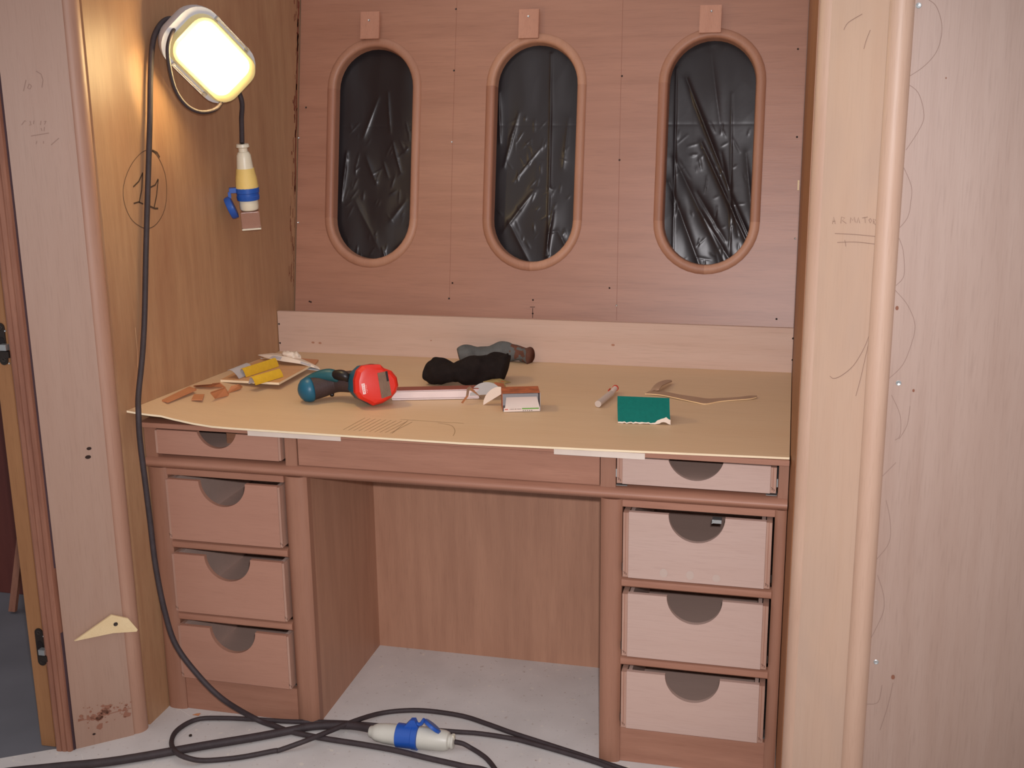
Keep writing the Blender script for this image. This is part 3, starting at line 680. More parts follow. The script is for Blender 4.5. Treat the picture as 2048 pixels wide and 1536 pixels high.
def emis(name, rgb, s, mixf=1):
    m = bpy.data.materials.new(name); m.use_nodes = True; b = m.node_tree.nodes['Principled BSDF']
    b.inputs['Base Color'].default_value = lin(rgb); b.inputs['Emission Color'].default_value = lin(rgb); b.inputs['Emission Strength'].default_value = s; b.inputs['Roughness'].default_value = .3
    return m
M_glow = emis('lit_diffuser', (255, 224, 160), 55.0)
M_glow2 = emis('prismatic_glass_rim', (150, 136, 96), .9)
SH = (.007, 0)
MB().rings([rr_loop(HL-.011, HWd-.010, RR-.012, .003, sh=SH), rr_loop(HL-.012, HWd-.011, RR-.014, .014, sh=SH), rr_loop(HL-.016, HWd-.015, RR-.018, .024, sh=SH), rr_loop(HL-.026, HWd-.024, RR-.024, .029, sh=SH)], cap=True).build('glass_rim', M_glow2, lamp, smooth=35, label='ribbed cream glass rim')
MB().rings([rr_loop(HL-.036, HWd-.023, RR-.03, .0285, sh=(-.004, 0)), rr_loop(HL-.037, HWd-.024, RR-.03, .044, sh=(-.004, 0)), rr_loop(HL-.043, HWd-.031, RR-.034, .052, sh=(-.004, 0)), rr_loop(HL-.062, HWd-.048, .024, .057, sh=(-.004, 0)), rr_loop(HL-.09, HWd-.068, .010, .059, sh=(-.004, 0))]).build('diffuser', M_glow, lamp, smooth=True, label='glowing glass front')
for sy in (-1, 1):
    w_ = MB(); w_.tube([LC+LA*x+LB*(sy*(HWd-.004))+LN*h for x, h in ((-.054, .004), (-.049, .012), (.0, .012), (.049, .012), (.054, .004))], .0017, 6, sub=3)
    for x in (-.052, .052): w_.frame_box(LC+LA*x+LB*(sy*(HWd-.006))+LN*.007, LA, LB, LN, .008, .012, .010)
    w_.build('clip', M_steel, lamp, smooth=40)
def atd(px, py, depth): return Vector(CAM+(FW+RT*(px-1024)/F_PX-UP*(py-768)/F_PX)*depth)
dl_ = (LC-Vector(CAM)).dot(Vector(FW))
lead = [atd(438, 188, dl_+.05), atd(442, 205, dl_+.05), atd(428, 220, dl_+.03), atd(400, 224, dl_), atd(372, 210, dl_-.03), atd(350, 178, dl_-.06), atd(338, 130, dl_-.09), atd(336, 92, dl_-.10), atd(346, 62, dl_-.08), atd(364, 40, dl_-.03), atd(390, 24, dl_+.05), atd(410, 32, dl_+.11)]
lead = [Vector((max(p.x, .02), p.y, p.z)) for p in lead]
MB().tube(lead, .0048, 10, sub=8).build('power_lead', M_black, lamp, smooth=True)
settle(lamp)

# ------------------------------------------------------------------ hanging cable with coupler
def cable_obj(name, pts, r, par, sub=8): return MB().tube(pts, r, 10, sub=sub).build(name, M_black, par, smooth=True)
hc = thing('extension_cable', 'black cable hanging from the lamp with a taped blue and white coupler, reaching the floor', 'cable')
pts = [atx(484, 286, .07), atx(483, 240, .06), atx(480, 190, .045), Vector((.03, .44, 1.60)), atx(384, 50, .016), atx(360, 46, .03), atx(345, 38, .030), atx(328, 42, .022), atx(313, 62, .018), atx(305, 90, .016)]
pts += [atx(px, py, .013) for px, py in ((301, 150), (300, 230), (298, 300), (295, 400), (292, 500), (290, 600), (288, 660))]
pts += [atx(284, 720, .022), aty(277, 790, -.052), aty(277, 825, -.080), aty(280, 880, -.085), aty(290, 960, -.085), aty(300, 1040, -.085), aty(311, 1130, -.088), aty(329, 1220, -.09), aty(352, 1290, -.09), aty(398, 1352, -.088), aty(448, 1400, -.08), atz(512, 1438, .012), atz(547, 1451, .009), atz(581, 1463, .009), atz(643, 1476, .009), atz(726, 1489, .009), atz(792, 1501, .009), atz(859, 1517, .009), atz(925, 1532, .009), atz(990, 1550, .009), Vector((1.02, -.26, .008)), Vector((1.22, -.45, .008)), Vector((1.35, -.72, .008))]
cable_obj('cable', pts, .0066, hc)
tk = MB(); tk.tube([atx(343, 40, .022), atx(350, 36, .045), atx(356, 46, .045), atx(346, 52, .03), atx(340, 44, .02)], .0022, 6, sub=4); tk.build('cable_tie', M_black, hc, smooth=True)
def atp(px, py): return atx(px, py, .07)
PT, PB = atp(485, 290), atp(503, 455); ax = (PB-PT).normalized(); Lp = (PB-PT).length
px2m = Lp/166.0
def prof(lst): return [((py-290)*px2m, r*px2m) for py, r in lst]
MB().lathe(PT, ax, prof([(288, 12), (292, 13), (294, 13), (296, 9), (303, 9), (304, 11), (310, 14), (320, 15), (340, 17), (346, 17)]), 20).build('plug_body', M_white, hc, smooth=35)
rb = MB()
sdn = Vector(CAM-np.array(PT)).normalized(); sdn = (sdn-ax*sdn.dot(ax)).normalized()
for i in range(9): rb.lathe(PT+ax*((314+i*2.4-290)*px2m)+sdn*px2m*12.0, ax.cross(sdn), [(-.0045, .0012), (.0045, .0012)], 6)
rb.build('grip_ribs', M_white, hc)
MB().lathe(PT, ax, prof([(336, 18), (345, 19), (355, 21), (365, 22), (376, 23), (377, 20)]), 18).build('tape_wrap', M_tape, hc, smooth=40)
MB().lathe(PT, ax, prof([(374, 22), (375, 23.5), (384, 23.5), (385, 22), (390, 22), (391, 23), (399, 22), (400, 19)]), 22).build('collar', M_blue, hc, smooth=35)
MB().lathe(PT, ax, prof([(398, 19), (412, 19), (418, 18), (420, 16)]), 20).build('socket_mouth', M_white, hc, smooth=35)
sd = ax.cross(sdn).normalized(); sd = sd if sd.dot(Vector(RT)) < 0 else -sd
MB().frame_box(PT+ax*(88*px2m)+sd*(25*px2m), sd, ax, sdn, 22*px2m, 10*px2m, 14*px2m).frame_box(PT+ax*(97*px2m)+sd*(36*px2m), sd, ax, sdn, 6*px2m, 12*px2m, 10*px2m).build('flap_hinge', M_blue, hc, bevel=.001)
fa = (ax+sd*-.36).normalized(); fcen = PT+ax*(122*px2m)+sd*(33*px2m)
fn = (sd+ax*.36).normalized()
MB().lathe(fcen-fn*.006, fn, [(0, .024), (.002, .0305), (.013, .0305), (.018, .028), (.019, .0)], 22).build('flap', M_blue, hc, smooth=35)
q = PT+ax*(150*px2m)
MB().frame_box(q-ax*.002, sd, ax, sdn, 37*px2m, 34*px2m, 30*px2m).build('clear_cover', M_clear, hc, bevel=.002)
MB().frame_box(q+ax*(17*px2m), sd, ax, sdn, 38*px2m, 3*px2m, 31*px2m).build('cover_lip', M_white, hc, bevel=.0006)
settle(hc)

# ------------------------------------------------------------------ floor cables
fc = thing('extension_cable', 'thick black floor cable ending in the grey and blue coupler by the kneehole', 'cable')
pts = [atz(px, py, .0115) for px, py in ((-420, 1640), (-200, 1583), (-20, 1549), (102, 1535), (205, 1525), (273, 1515), (342, 1503), (410, 1491), (513, 1474), (581, 1461), (632, 1452))]+[atz(700, 1451, .016), atz(745, 1458, .024)]
cable_obj('cable', pts, .0100, fc)
C0, C1 = atz(741, 1463, .028), atz(905, 1483, .026); cx_ = (C1-C0).normalized(); Lc = (C1-C0).length; k_ = Lc/164.0
def pf(lst): return [((p-741)*k_, r*k_) for p, r in lst]
MB().lathe(C0, cx_, pf([(739, 9), (741, 11), (746, 12), (748, 14), (755, 17), (770, 19), (790, 20), (798, 21)]), 22).build('coupler_body', M_socket, fc, smooth=35)
MB().lathe(C0, cx_, pf([(795, 21), (796, 23), (826, 23), (827, 24), (838, 24.5), (839, 20)]), 26).build('collar', M_blue, fc, smooth=35)
u_ = Vector((0, 0, 1)); u_ = (u_-cx_*u_.dot(cx_)).normalized(); v_ = cx_.cross(u_)
mb = MB(); q0 = C0+cx_*((814-741)*k_)+u_*.018
lp = []
for t_, w_ in ((796, 20), (827, 34), (834, 34), (838, 20)): pass
mb.prism([(0, 0)], 'z', 0, 0) if False else None
tri = [((800-741)*k_, .012), ((824-741)*k_, .046), ((832-741)*k_, .047), ((838-741)*k_, .030), ((838-741)*k_, .012)]
vs_ = [C0+cx_*a+u_*b+v_*s for s in (-.007, .007) for a, b in tri]; n = 5
mb.add(vs_, [tuple(range(n))[::-1], tuple(range(n, 2*n))]+[(i, (i+1) % n, n+(i+1) % n, n+i) for i in range(n)])
mb.tube([C0+cx_*((834-741)*k_)+u_*.036, C0+cx_*((842-741)*k_)+u_*.035, C0+cx_*((850-741)*k_)+u_*.049], .0045, 8, sub=4)
mb.build('flap_bracket', M_blue, fc, smooth=35)
fd = (cx_*.80-u_*.60).normalized(); vd_ = (Vector(CAM)-C0).normalized(); fnn = fd.cross(vd_).normalized(); fnn = fnn if fnn.dot(u_) > 0 else -fnn; fnn = (fnn+vd_*.18).normalized()
MB().lathe(C0+cx_*((865-741)*k_)+u_*.032-fnn*.003, fnn, [(0, .021), (.001, .024), (.007, .024), (.009, .022), (.0095, 0)], 24).build('flap', M_blue, fc, smooth=35)
settle(fc)
pl = thing('power_lead', 'thin black lead with a grey plug pushed into the blue floor coupler', 'cable')
MB().lathe(C0, cx_, pf([(838, 18), (839, 21.5), (870, 21), (890, 19.5), (897, 17), (899, 13), (903, 13), (904, 15), (908, 13), (909, 6)]), 22).build('plug', M_socket, pl, smooth=35)
MB().frame_box(C0+cx_*((907-741)*k_)+u_*.012, cx_, v_, u_, .006, .012, .012).build('clamp', M_white, pl, bevel=.001)
cable_obj('cable', [C1+cx_*.0, atz(925, 1487, .018), atz(942, 1496, .008), atz(960, 1507, .007), atz(975, 1519, .007), atz(990, 1538, .007), atz(1002, 1560, .007), Vector((.93, -.30, .007)), Vector((.90, -.48, .007)), Vector((.98, -.66, .007))], .0058, pl)
settle(pl)
lc = thing('extension_cable', 'thin black cable lying in a long loop on the floor in front of the desk', 'cable')
pts2 = [(1900, 1760), (1600, 1650), (1420, 1592), (1290, 1552), (1237, 1535), (1158, 1509), (1090, 1487), (1025, 1466), (975, 1448), (925, 1432), (859, 1422), (809, 1421), (759, 1427), (709, 1442), (660, 1462), (610, 1482), (560, 1500), (547, 1502), (478, 1515), (410, 1521), (376, 1516), (352, 1504), (343, 1484), (355, 1460), (393, 1439), (444, 1436), (513, 1439), (581, 1443), (649, 1444), (700, 1446), (745, 1450), (820, 1456), (905, 1463), (959, 1467), (1025, 1477), (1065, 1487), (1125, 1504), (1191, 1524), (1224, 1537), (1270, 1556), (1400, 1604), (1580, 1680), (1780, 1790)]
z_ = lambda i: .0075+(.012 if i in (13, 14, 15, 20, 21) else 0)
MB().tube([atz(px, py, z_(i)) for i, (px, py) in enumerate(pts2)], .0060, 8, sub=5).build('cable', M_black, lc, smooth=True)
settle(lc)
# flakes on the floor
for (px, py, lab, s) in ((393, 1430, 'small curled wood shaving on the floor beside the left pedestal', .010), (381, 1472, 'tiny dark nut lying on the floor inside the cable loop', .004)):
    c = atz(px, py, .001); mb = MB()
    if s > .005:
        mb.add([c+Vector((-s, -.002, 0)), c+Vector((s*.8, -.004, .001)), c+Vector((s, .004, .004)), c+Vector((-.2*s, .004, .001))], [(0, 1, 2, 3)]); o = mb.build('wood_shaving', W_scrap)
        o['category'] = 'shaving'; o.modifiers.new('s', 'SOLIDIFY').thickness = .0008
    else: mb.lathe(c, (0, 0, 1), [(0, s), (.003, s), (.003, s*.4), (.0005, s*.4)], 6); o = mb.build('nut', M_dsteel); o['category'] = 'nut'
    o['label'] = lab

# ------------------------------------------------------------------ things on the desk
def slab(name, corners_px, z, th, mat, label, cat, group=None, edge=None, lift_=None):
    P = [onT(*p, z=z) for p in corners_px]; n = len(P); lf = lift_ or [0]*n
    lo = [p+Vector((0, 0, .0003+l)) for p, l in zip(P, lf)]; hi = [p+Vector((0, 0, th)) for p in lo]
    mb = MB(); mb.add(lo+hi, [tuple(range(n))[::-1], tuple(range(n, 2*n))]); n0 = len(mb.f)
    mb.f += [(i, (i+1) % n, n+(i+1) % n, n+i) for i in range(n)]; mb.m += [1 if edge else 0]*n
    o = mb.build(name, [mat]+([edge] if edge else [])); o['label'] = label; o['category'] = cat
    if group: o['group'] = group
    return o
zl = lambda x, y: .760+lift(x, y)
slab('wood_offcut', ((324, 803), (336, 806), (393, 781), (379, 776)), .7850, .004, W_scrap, 'long flat reddish wood strip nearest the front left corner of the desk', 'offcut', 'small wood offcuts on the desk')
slab('wood_offcut', ((383, 801), (405, 801), (409, 790), (388, 790)), .7770, .002, W_scrap, 'small flat square wood offcut lying in front of the folded pieces', 'offcut', 'small wood offcuts on the desk')
def tent(name, a, b, c, d, ztop, label):
    ztop *= 1.7
    """a bent piece: front edge a-b on the sheet, ridge c-d above"""
    pa, pb = onT(*a, z=.7715), onT(*b, z=.7715); pc, pd = atz(*c, .7715+ztop), atz(*d, .7715+ztop)
    back = (pc-pa)*.8; back.z = 0
    pe, pf_ = pc+Vector((-.006, .030, -ztop)), pd+Vector((-.006, .030, -ztop))
    mb = MB(); nn = Vector((0, 0, -.0035))
    top_ = [pa, pb, pd, pc, pe, pf_]
    mb.add(top_+[p+nn for p in top_], [(0, 1, 2, 3), (3, 2, 5, 4), (6, 9, 8, 7), (9, 10, 11, 8), (0, 6, 7, 1), (4, 5, 11, 10), (0, 3, 9, 6), (3, 4, 10, 9), (1, 7, 8, 2), (2, 8, 11, 5)])
    for v_i, v in enumerate(mb.v): mb.v[v_i] = (v[0], v[1], max(v[2], .7640+lift(v[0], v[1])-.0035+.0005))
    o = mb.build(name, W_scrap); o['label'] = label; o['category'] = 'offcut'; o['group'] = 'small wood offcuts on the desk'
tent('wood_offcut', (432, 796), (457, 789), (421, 784), (450, 774), .014, 'bent tent-shaped wood offcut at the front of the little heap')
tent('wood_offcut', (395, 780), (424, 778), (387, 771), (425, 768), .010, 'bent wood offcut at the left of the heap by the wall')
tent('wood_offcut', (424, 777), (452, 775), (424, 767), (440, 765), .010, 'dark reddish wood offcut in the middle of the heap')
tent('wood_offcut', (455, 785), (482, 775), (462, 772), (478, 768), .008, 'wood offcut at the right end of the heap by the board')
slab('plywood_board', ((441, 764), (558, 770), (623, 734), (560, 722), (520, 722)), .7735, .006, W_board, 'small flat plywood board lying under the yellow sandpaper', 'board', edge=M_edge)
ZB = .7805
def curl(name, p0, p1, width, hgt, mat, mat2, label, z=ZB, n=10, open_=.75, cat='sandpaper', ybias=0, group=None):
    """a folded sheet: half-open fold running from p0 to p1"""
    a, b = atz(*p0, z), atz(*p1, z); d = (b-a); s = Vector((-d.y, d.x, 0)).normalized()*width
    mb = MB(); L = []
    for e in (a, b):
        lo = []
        for i in range(n+1):
            t = i/n; lo.append(e+s*(t*(1-.25*t))+Vector((0, 0, .0015+hgt*math.sin(math.pi*min(1, t*open_))**.8)))
        L.append(lo)
    m_ = n+1; v = L[0]+L[1]; v2 = [p+Vector((0, 0, -.0011)) for p in v]
    fs = [(i, i+1, m_+i+1, m_+i) for i in range(n)]; o2 = 2*m_
    mb.add(v+v2, fs); mb.add([], []); 
    mb.f += [tuple(o2+k for k in reversed(f)) for f in fs]; mb.m += [1]*n
    mb.f += [(0, m_, o2+m_, o2), (n, o2+n, o2+m_+n, m_+n)]+[(i, o2+i, o2+i+1, i+1) for i in range(n)]+[(m_+i, m_+i+1, o2+m_+i+1, o2+m_+i) for i in range(n)]
    mb.m += [0]*(2+2*n)
    o = mb.build(name, [mat, mat2], smooth=40); o['label'] = label; o['category'] = cat
    if group: o['group'] = group
    return o
curl('sandpaper_sheet', (511, 771), (567, 754), .032, .020, M_yellow, M_papg, 'folded yellow sandpaper, front piece, lying on the small board', open_=1.0, group='yellow sandpaper pieces')
curl('sandpaper_sheet', (492, 755), (558, 733), .024, .022, M_yellow, M_papg, 'folded yellow sandpaper, back piece, leaning behind the front one', open_=.8, group='yellow sandpaper pieces')
curl('sandpaper_sheet', (478, 758), (512, 744), .045, .022, M_papg, M_papg, 'grey backed folded sandpaper at the left end of the yellow pieces', open_=.7)
# crumpled paper bag
def sheetpoly(name, rows, mat, mat2, label, cat, th=.001):
    """rows of 3D points -> thin bent sheet"""
    n = len(rows[0]); v = [p for r in rows for p in r]; R = len(rows); o2 = len(v)
    mb = MB(); fs = [(r*n+i, r*n+i+1, (r+1)*n+i+1, (r+1)*n+i) for r in range(R-1) for i in range(n-1)]
    mb.add(v+[Vector(p)-Vector((0, 0, th)) for p in v], fs); mb.f += [tuple(o2+k for k in reversed(f)) for f in fs]; mb.m += [1]*len(fs)
    ed = [(i, i+1) for i in range(n-1)]+[((R-1)*n+i+1, (R-1)*n+i) for i in range(n-1)]+[((r+1)*n, r*n) for r in range(R-1)]+[(r*n+n-1, (r+1)*n+n-1) for r in range(R-1)]
    mb.f += [(b, a, o2+a, o2+b) for a, b in ed]; mb.m += [0]*len(ed)
    o = mb.build(name, [mat, mat2], smooth=50); o['label'] = label; o['category'] = cat; return o
def tp(px, py, h): return atz(px, py, .7605+h)
sheetpoly('paper_sheet', [[tp(522, 722, .008), tp(545, 731, .008), tp(580, 733, .010), tp(612, 738, .012), tp(640, 741, .009)], [tp(521, 716, .014), tp(548, 723, .012), tp(582, 728, .012), tp(612, 733, .012), tp(638, 737, .010)]], M_papb, M_papb, 'bluish white paper sheet at the bottom of the paper pile', 'paper')
sheetpoly('paper_sheet', [[tp(516, 710, .030), tp(535, 716, .030), tp(565, 722, .032), tp(600, 727, .026), tp(625, 734, .018), tp(640, 738, .012)], [tp(518, 709, .032), tp(545, 710, .040), tp(570, 713, .042), tp(600, 721, .034), tp(625, 730, .022), tp(639, 736, .013)], [tp(524, 709, .030), tp(545, 706, .034), tp(568, 708, .036), tp(600, 716, .030), tp(622, 726, .020), tp(636, 733, .012)]], M_papw, M_papg, 'cream folded paper sheet arched over the top of the paper pile', 'paper')
def lump(name, pts, rad, mat, label, cat, amp=.15, freq=30, n=22, sub=8, flat=None, seed=0, crease=0, parent=None, mats=None, mfun=None):
    P = spline(pts, sub); loops = []
    for i, p in enumerate(P):
        t = i/(len(P)-1); T_ = (P[min(i+1, len(P)-1)]-P[max(i-1, 0)]).normalized()
        sd_ = Vector((-T_.y, T_.x, 0)).normalized(); up_ = T_.cross(sd_); up_ = up_ if up_.z > 0 else -up_
        rs, rz = rad(t); lo = []
        for k in range(n):
            a = 2*math.pi*k/n; dvec = sd_*math.cos(a)*rs+up_*math.sin(a)*rz
            q = p+dvec; d_ = noise.noise(q*freq+Vector((seed, 0, 0)))*amp+noise.noise(q*freq*2.3+Vector((0, seed, 0)))*amp*.5
            if crease: d_ -= crease*(1-min(1, abs(noise.noise(q*freq*.9+Vector((3, seed, 1))))*5))
            q = p+dvec*(1+d_)
            if flat is not None and q.z < flat: q.z = flat
            q.y = min(q.y, .7640)
            lo.append(q)
        loops.append(lo)
    mb = MB().rings(loops); o = mb.build(name, mats or mat, parent, smooth=True)
    if mfun:
        for pg in o.data.polygons: pg.material_index = mfun(pg.center)
    if label: o['label'] = label; o['category'] = cat
    return o
lump('tissue', [tp(566, 708, .040), tp(578, 709, .042), tp(592, 713, .036), tp(600, 716, .03)], lambda t: (.016*math.sin(math.pi*(.12+.76*t)), .011*math.sin(math.pi*(.12+.76*t))), M_papw, 'crumpled white paper ball on top of the paper pile', 'paper', .8, 90, seed=4)
slab('wood_offcut', ((588, 718), (600, 730), (628, 733), (637, 722)), .7615, .004, W_scrap, 'thin wood offcut half hidden behind the paper pile', 'offcut', 'small wood offcuts on the desk')

# drill
dr_ = thing('cordless_drill', 'teal cordless drill with a red battery lying on its side on the desk', 'drill')
DC = atz(757, 771, .8145)             # centre of the red face
vdir = (Vector(CAM)-DC).normalized(); rt = Vector(RT); upv = Vector((0, 0, 1))
FN = (vdir*1.0+rt*.28+upv*-.05).normalized()
fx = (rt-FN*rt.dot(FN)).normalized(); fyv = FN.cross(fx); fyv = fyv if fyv.z > 0 else -fyv
pm = (DC-Vector(CAM)).dot(Vector(FW))/F_PX
def fp_(px, py, h=0):
    dx, dy = (px-757)*pm/max(.3, fx.dot(rt)), -(py-771)*pm/max(.3, fyv.dot(Vector(UP)))
    return DC+fx*dx+fyv*dy+FN*h
out_ = [(718, 741), (728, 731), (742, 729), (762, 729), (769, 736), (784, 742), (794, 755), (797, 772), (793, 785), (783, 797), (766, 807), (748, 812), (739, 806), (722, 797), (714, 785), (713, 760)]
def scl(pts_, k, cx=757, cy=771): return [(cx+(a-cx)*k, cy+(b-cy)*k) for a, b in pts_]
body = MB().rings([[fp_(a, b, -.048) for a, b in scl(out_, .93)], [fp_(a, b, -.022) for a, b in scl(out_, 1.0)], [fp_(a, b, -.006) for a, b in scl(out_, .985)], [fp_(a, b, .002) for a, b in scl(out_, .86, 762)], [fp_(a, b, .004) for a, b in scl(out_, .74, 764)]])
body.build('battery', M_red, dr_, smooth=18)
bz = MB().rings([[fp_(a-12, b+1, -.085) for a, b in scl(out_, .55, 740)], [fp_(a-6, b, -.075) for a, b in scl(out_, .80, 745)], [fp_(a-3, b, -.048) for a, b in scl(out_, .96)], [fp_(a, b, -.028) for a, b in scl(out_, 1.0)], [fp_(a, b, -.022) for a, b in scl(out_, .99)]])
bz.build('battery_seat', M_teal, dr_, smooth=32)
MB().rings([[fp_(a, b, .0035) for a, b in ((754, 746), (773, 742), (781, 791), (762, 797))], [fp_(a, b, .0050) for a, b in ((754, 746), (773, 742), (781, 791), (762, 797))]]).build('rating_plate', M_lab, dr_, label='worn brown rating plate')
MB().rings([[fp_(a, b, .0048) for a, b in ((769, 743), (773, 742), (776, 762), (772, 763))], [fp_(a, b, .0056) for a, b in ((769, 743), (773, 742), (776, 762), (772, 763))]]).build('slot', M_darkp, dr_)
LQ = ((723.5, 767), (729.5, 766), (732, 787), (727, 788))
ofs = .0020
lb = MB().rings([[fp_(a, b, ofs) for a, b in LQ], [fp_(a, b, ofs+.0035) for a, b in LQ]]).build('label_sticker', M_whitep, dr_)
tx = MB()
for s_ in ([(725, 769), (728.5, 768.5), (726, 771)], [(725.5, 772.5), (729, 774), (726, 775.5)], [(726.5, 777.5), (729.5, 777)], [(728, 777), (728, 780), (726.5, 780)], [(727, 782), (730.5, 781.5)], [(728.5, 782), (729, 785.5), (730.5, 785)]):
    ribbon(tx, [fp_(*p, 0.0057) for p in s_], FN, .0011)
tx.build('lettering', M_red, lb)
tx = MB()
for s_ in ([(731.5, 770), (733, 770)], [(732, 772.5), (733.5, 772.5)], [(732.3, 775.5), (734, 775)], [(732.6, 778), (734.5, 779.5)], [(733, 781.5), (735, 781)], [(734, 784), (735, 784.5)]):
    ribbon(tx, [fp_(*p, 0.0042) for p in s_], FN, .0008)
tx.build('lettering', M_whitep, dr_)
MB().lathe(fp_(746, 733, -.018), upv, [(0, .012), (.0035, .012), (.0036, .009), (.002, .0001)], 18).build('release_button', M_darkp, dr_, smooth=40)
hp = [atz(614, 780, .791), atz(642, 774, .795), atz(668, 766, .802), atz(690, 765, .806), atz(716, 766, .808)]
hp = [p+Vector((0, .012*i/4, 0)) for i, p in enumerate(hp)]
def hr(t): return .0295-.004*math.sin(math.pi*t)
MB().tube(hp, hr, 20, sub=6).build('grip', M_grip, dr_, smooth=True)
e0 = hp[0]; ed = (hp[0]-hp[1]).normalized()
MB().lathe(e0-ed*.012, ed, [(0, .030), (.004, .0318), (.012, .0312), (.022, .027), (.029, .019), (.033, .010), (.0345, .0)], 24).build('end_cap', M_teal, dr_, smooth=True)
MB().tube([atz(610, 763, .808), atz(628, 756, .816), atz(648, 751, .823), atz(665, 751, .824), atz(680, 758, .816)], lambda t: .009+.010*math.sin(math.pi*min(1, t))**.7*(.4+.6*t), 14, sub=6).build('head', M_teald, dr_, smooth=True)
MB().tube([atz(668, 750, .826), atz(680, 750, .828), atz(691, 753, .826), atz(699, 761, .815)], lambda t: .0135*math.sin(math.pi*(.3+.55*t)), 14, sub=5).build('trigger', M_darkp, dr_, smooth=True)
MB().lathe(atz(664, 789, .772), (0, 0, -1), [(-.004, .006), (.003, .005), (.005, .003)], 12).build('stud', M_darkp, dr_, smooth=True)
settle(dr_)
# aluminium straight edge bar behind the drill
br = thing('straightedge_bar', 'long aluminium bar with reddish brown top lying behind the drill', 'bar')
Pa, Pb = atz(784, 801.3, .7605), atz(958, 797.5, .7605); d_ = (Pb-Pa); ln_ = d_.length; d_.normalize(); s_ = Vector((-d_.y, d_.x, 0))
c_ = (Pa+Pb)/2
MB().frame_box(c_+s_*.018+Vector((0, 0, .0125)), d_, s_, Vector((0, 0, 1)), ln_, .036, .024).build('profile', M_alu, br, bevel=.001)
MB().frame_box(c_+s_*.018+Vector((0, 0, .0255)), d_, s_, Vector((0, 0, 1)), ln_-.001, .034, .0015).build('top_face', W_bar, br)
gg = MB(); 
for h in (.0045, .0225): gg.frame_box(c_+Vector((0, 0, h))-s_*.0002, d_, s_, Vector((0, 0, 1)), ln_-.002, .001, .0012)
gg.build('groove', plain('groove_grey', (150, 128, 124), .5, .3), br); settle(br)
# black and grey cloths
lump('black_cloth', [tp(858, 742, .030), tp(880, 744, .030), tp(905, 745, .032), tp(935, 742, .036), tp(965, 738, .038), tp(990, 733, .040), tp(1010, 738, .034)],
     lambda t: (.040+.008*math.sin(9*t), (.027+.014*t+.006*math.sin(14*t))*(1 if .06 < t < .97 else .85)), M_cloth, 'crumpled black cloth lying behind the bar and beside the cardboard box', 'cloth', .28, 17, flat=.7606, seed=2, crease=.10, n=34, sub=10)
gcu = aty(1040, 710, .70).x
lump('grey_cloth', [tp(918, 714, .018), tp(938, 709, .024), tp(965, 706, .026), tp(995, 703, .028), tp(1020, 704, .026), tp(1045, 709, .022), tp(1060, 711, .022)],
     lambda t: (.026, .024+.005*math.sin(13*t)), None, 'grey rolled cloth with a reddish end lying against the backsplash', 'cloth', .2, 22, flat=.7606, seed=8, crease=.08, n=28, sub=8,
     mats=[M_gcloth, M_gclothr], mfun=lambda c: 1 if (noise.noise(c*60) > .12 and c.x > .72) else 0)
# cardboard box
bx = thing('cardboard_box', 'small open white cardboard box with green and red printing facing the front', 'box')
b0, b1 = atz(1005, 823, .7606), atz(1080, 821, .7606); bxd = (b1-b0); bw_ = bxd.length; bxd.normalize(); byd = Vector((-bxd.y, bxd.x, 0)); bh = .044; bd = .055; Z1 = Vector((0, 0, 1))
def bpnt(u, v, w): return b0+bxd*u+byd*v+Z1*w
def panel(name, pts4, mat, par, th=.0009, label=None):
    a, b, c, d = [Vector(p) for p in pts4]; nn = (b-a).cross(d-a).normalized()*th
    o = MB().add([a, b, c, d, a+nn, b+nn, c+nn, d+nn], [(3, 2, 1, 0), (4, 5, 6, 7), (0, 1, 5, 4), (1, 2, 6, 5), (2, 3, 7, 6), (3, 0, 4, 7)]).build(name, mat, par)
    if label: o['label'] = label
    return o
panel('bottom', [bpnt(0, 0, 0), bpnt(bw_, 0, 0), bpnt(bw_, bd, 0), bpnt(0, bd, 0)], M_cardg, bx)
panel('side', [bpnt(0, 0, 0), bpnt(0, bd, 0), bpnt(0, bd, bh), bpnt(0, 0, bh)], M_print, bx)
panel('side', [bpnt(bw_, 0, 0), bpnt(bw_, bd, 0), bpnt(bw_, bd, bh), bpnt(bw_, 0, bh)], M_cardg, bx)
panel('back', [bpnt(0, bd, 0), bpnt(bw_, bd, 0), bpnt(bw_, bd, bh), bpnt(0, bd, bh)], M_cardg, bx)
panel('lid', [bpnt(0, 0, bh), bpnt(bw_, 0, bh), bpnt(bw_, bd, bh+.002), bpnt(0, bd, bh+.002)], M_print, bx, label='printed orange and olive top')
panel('front_flap', [bpnt(.006, -.004, .009), bpnt(bw_-.001, -.004, .009), bpnt(bw_-.006, .016, .030), bpnt(.010, .016, .030)], M_card, bx, label='white folded-in flap')
ft = panel('front_panel', [bpnt(.003, -.006, 0.0005), bpnt(bw_-.001, -.006, 0.0005), bpnt(bw_-.001, -.005, .010), bpnt(.003, -.005, .010)], M_card, bx)
mb = MB(); mb.frame_box(bpnt(bw_*.74, -.0066, .0075), bxd, byd, Z1, bw_*.45, .0008, .0028); mb.build('green_print', M_lgreen, ft)
mb = MB()
for i in range(7): mb.frame_box(bpnt(.018+i*.0042, -.0068, .0068), bxd, byd, Z1, .0026 if i % 2 else .0018, .0008, .0016)
for i in range(5): mb.frame_box(bpnt(bw_*.55+i*.005, -.0068, .0028), bxd, byd, Z1, .003, .0008, .0014)
mb.build('black_print', M_pencil, ft)
MB().frame_box(bpnt(.009, -.0068, .0065), bxd, byd, Z1, .008, .0008, .0018).build('red_print', M_redcap, ft)
settle(bx)
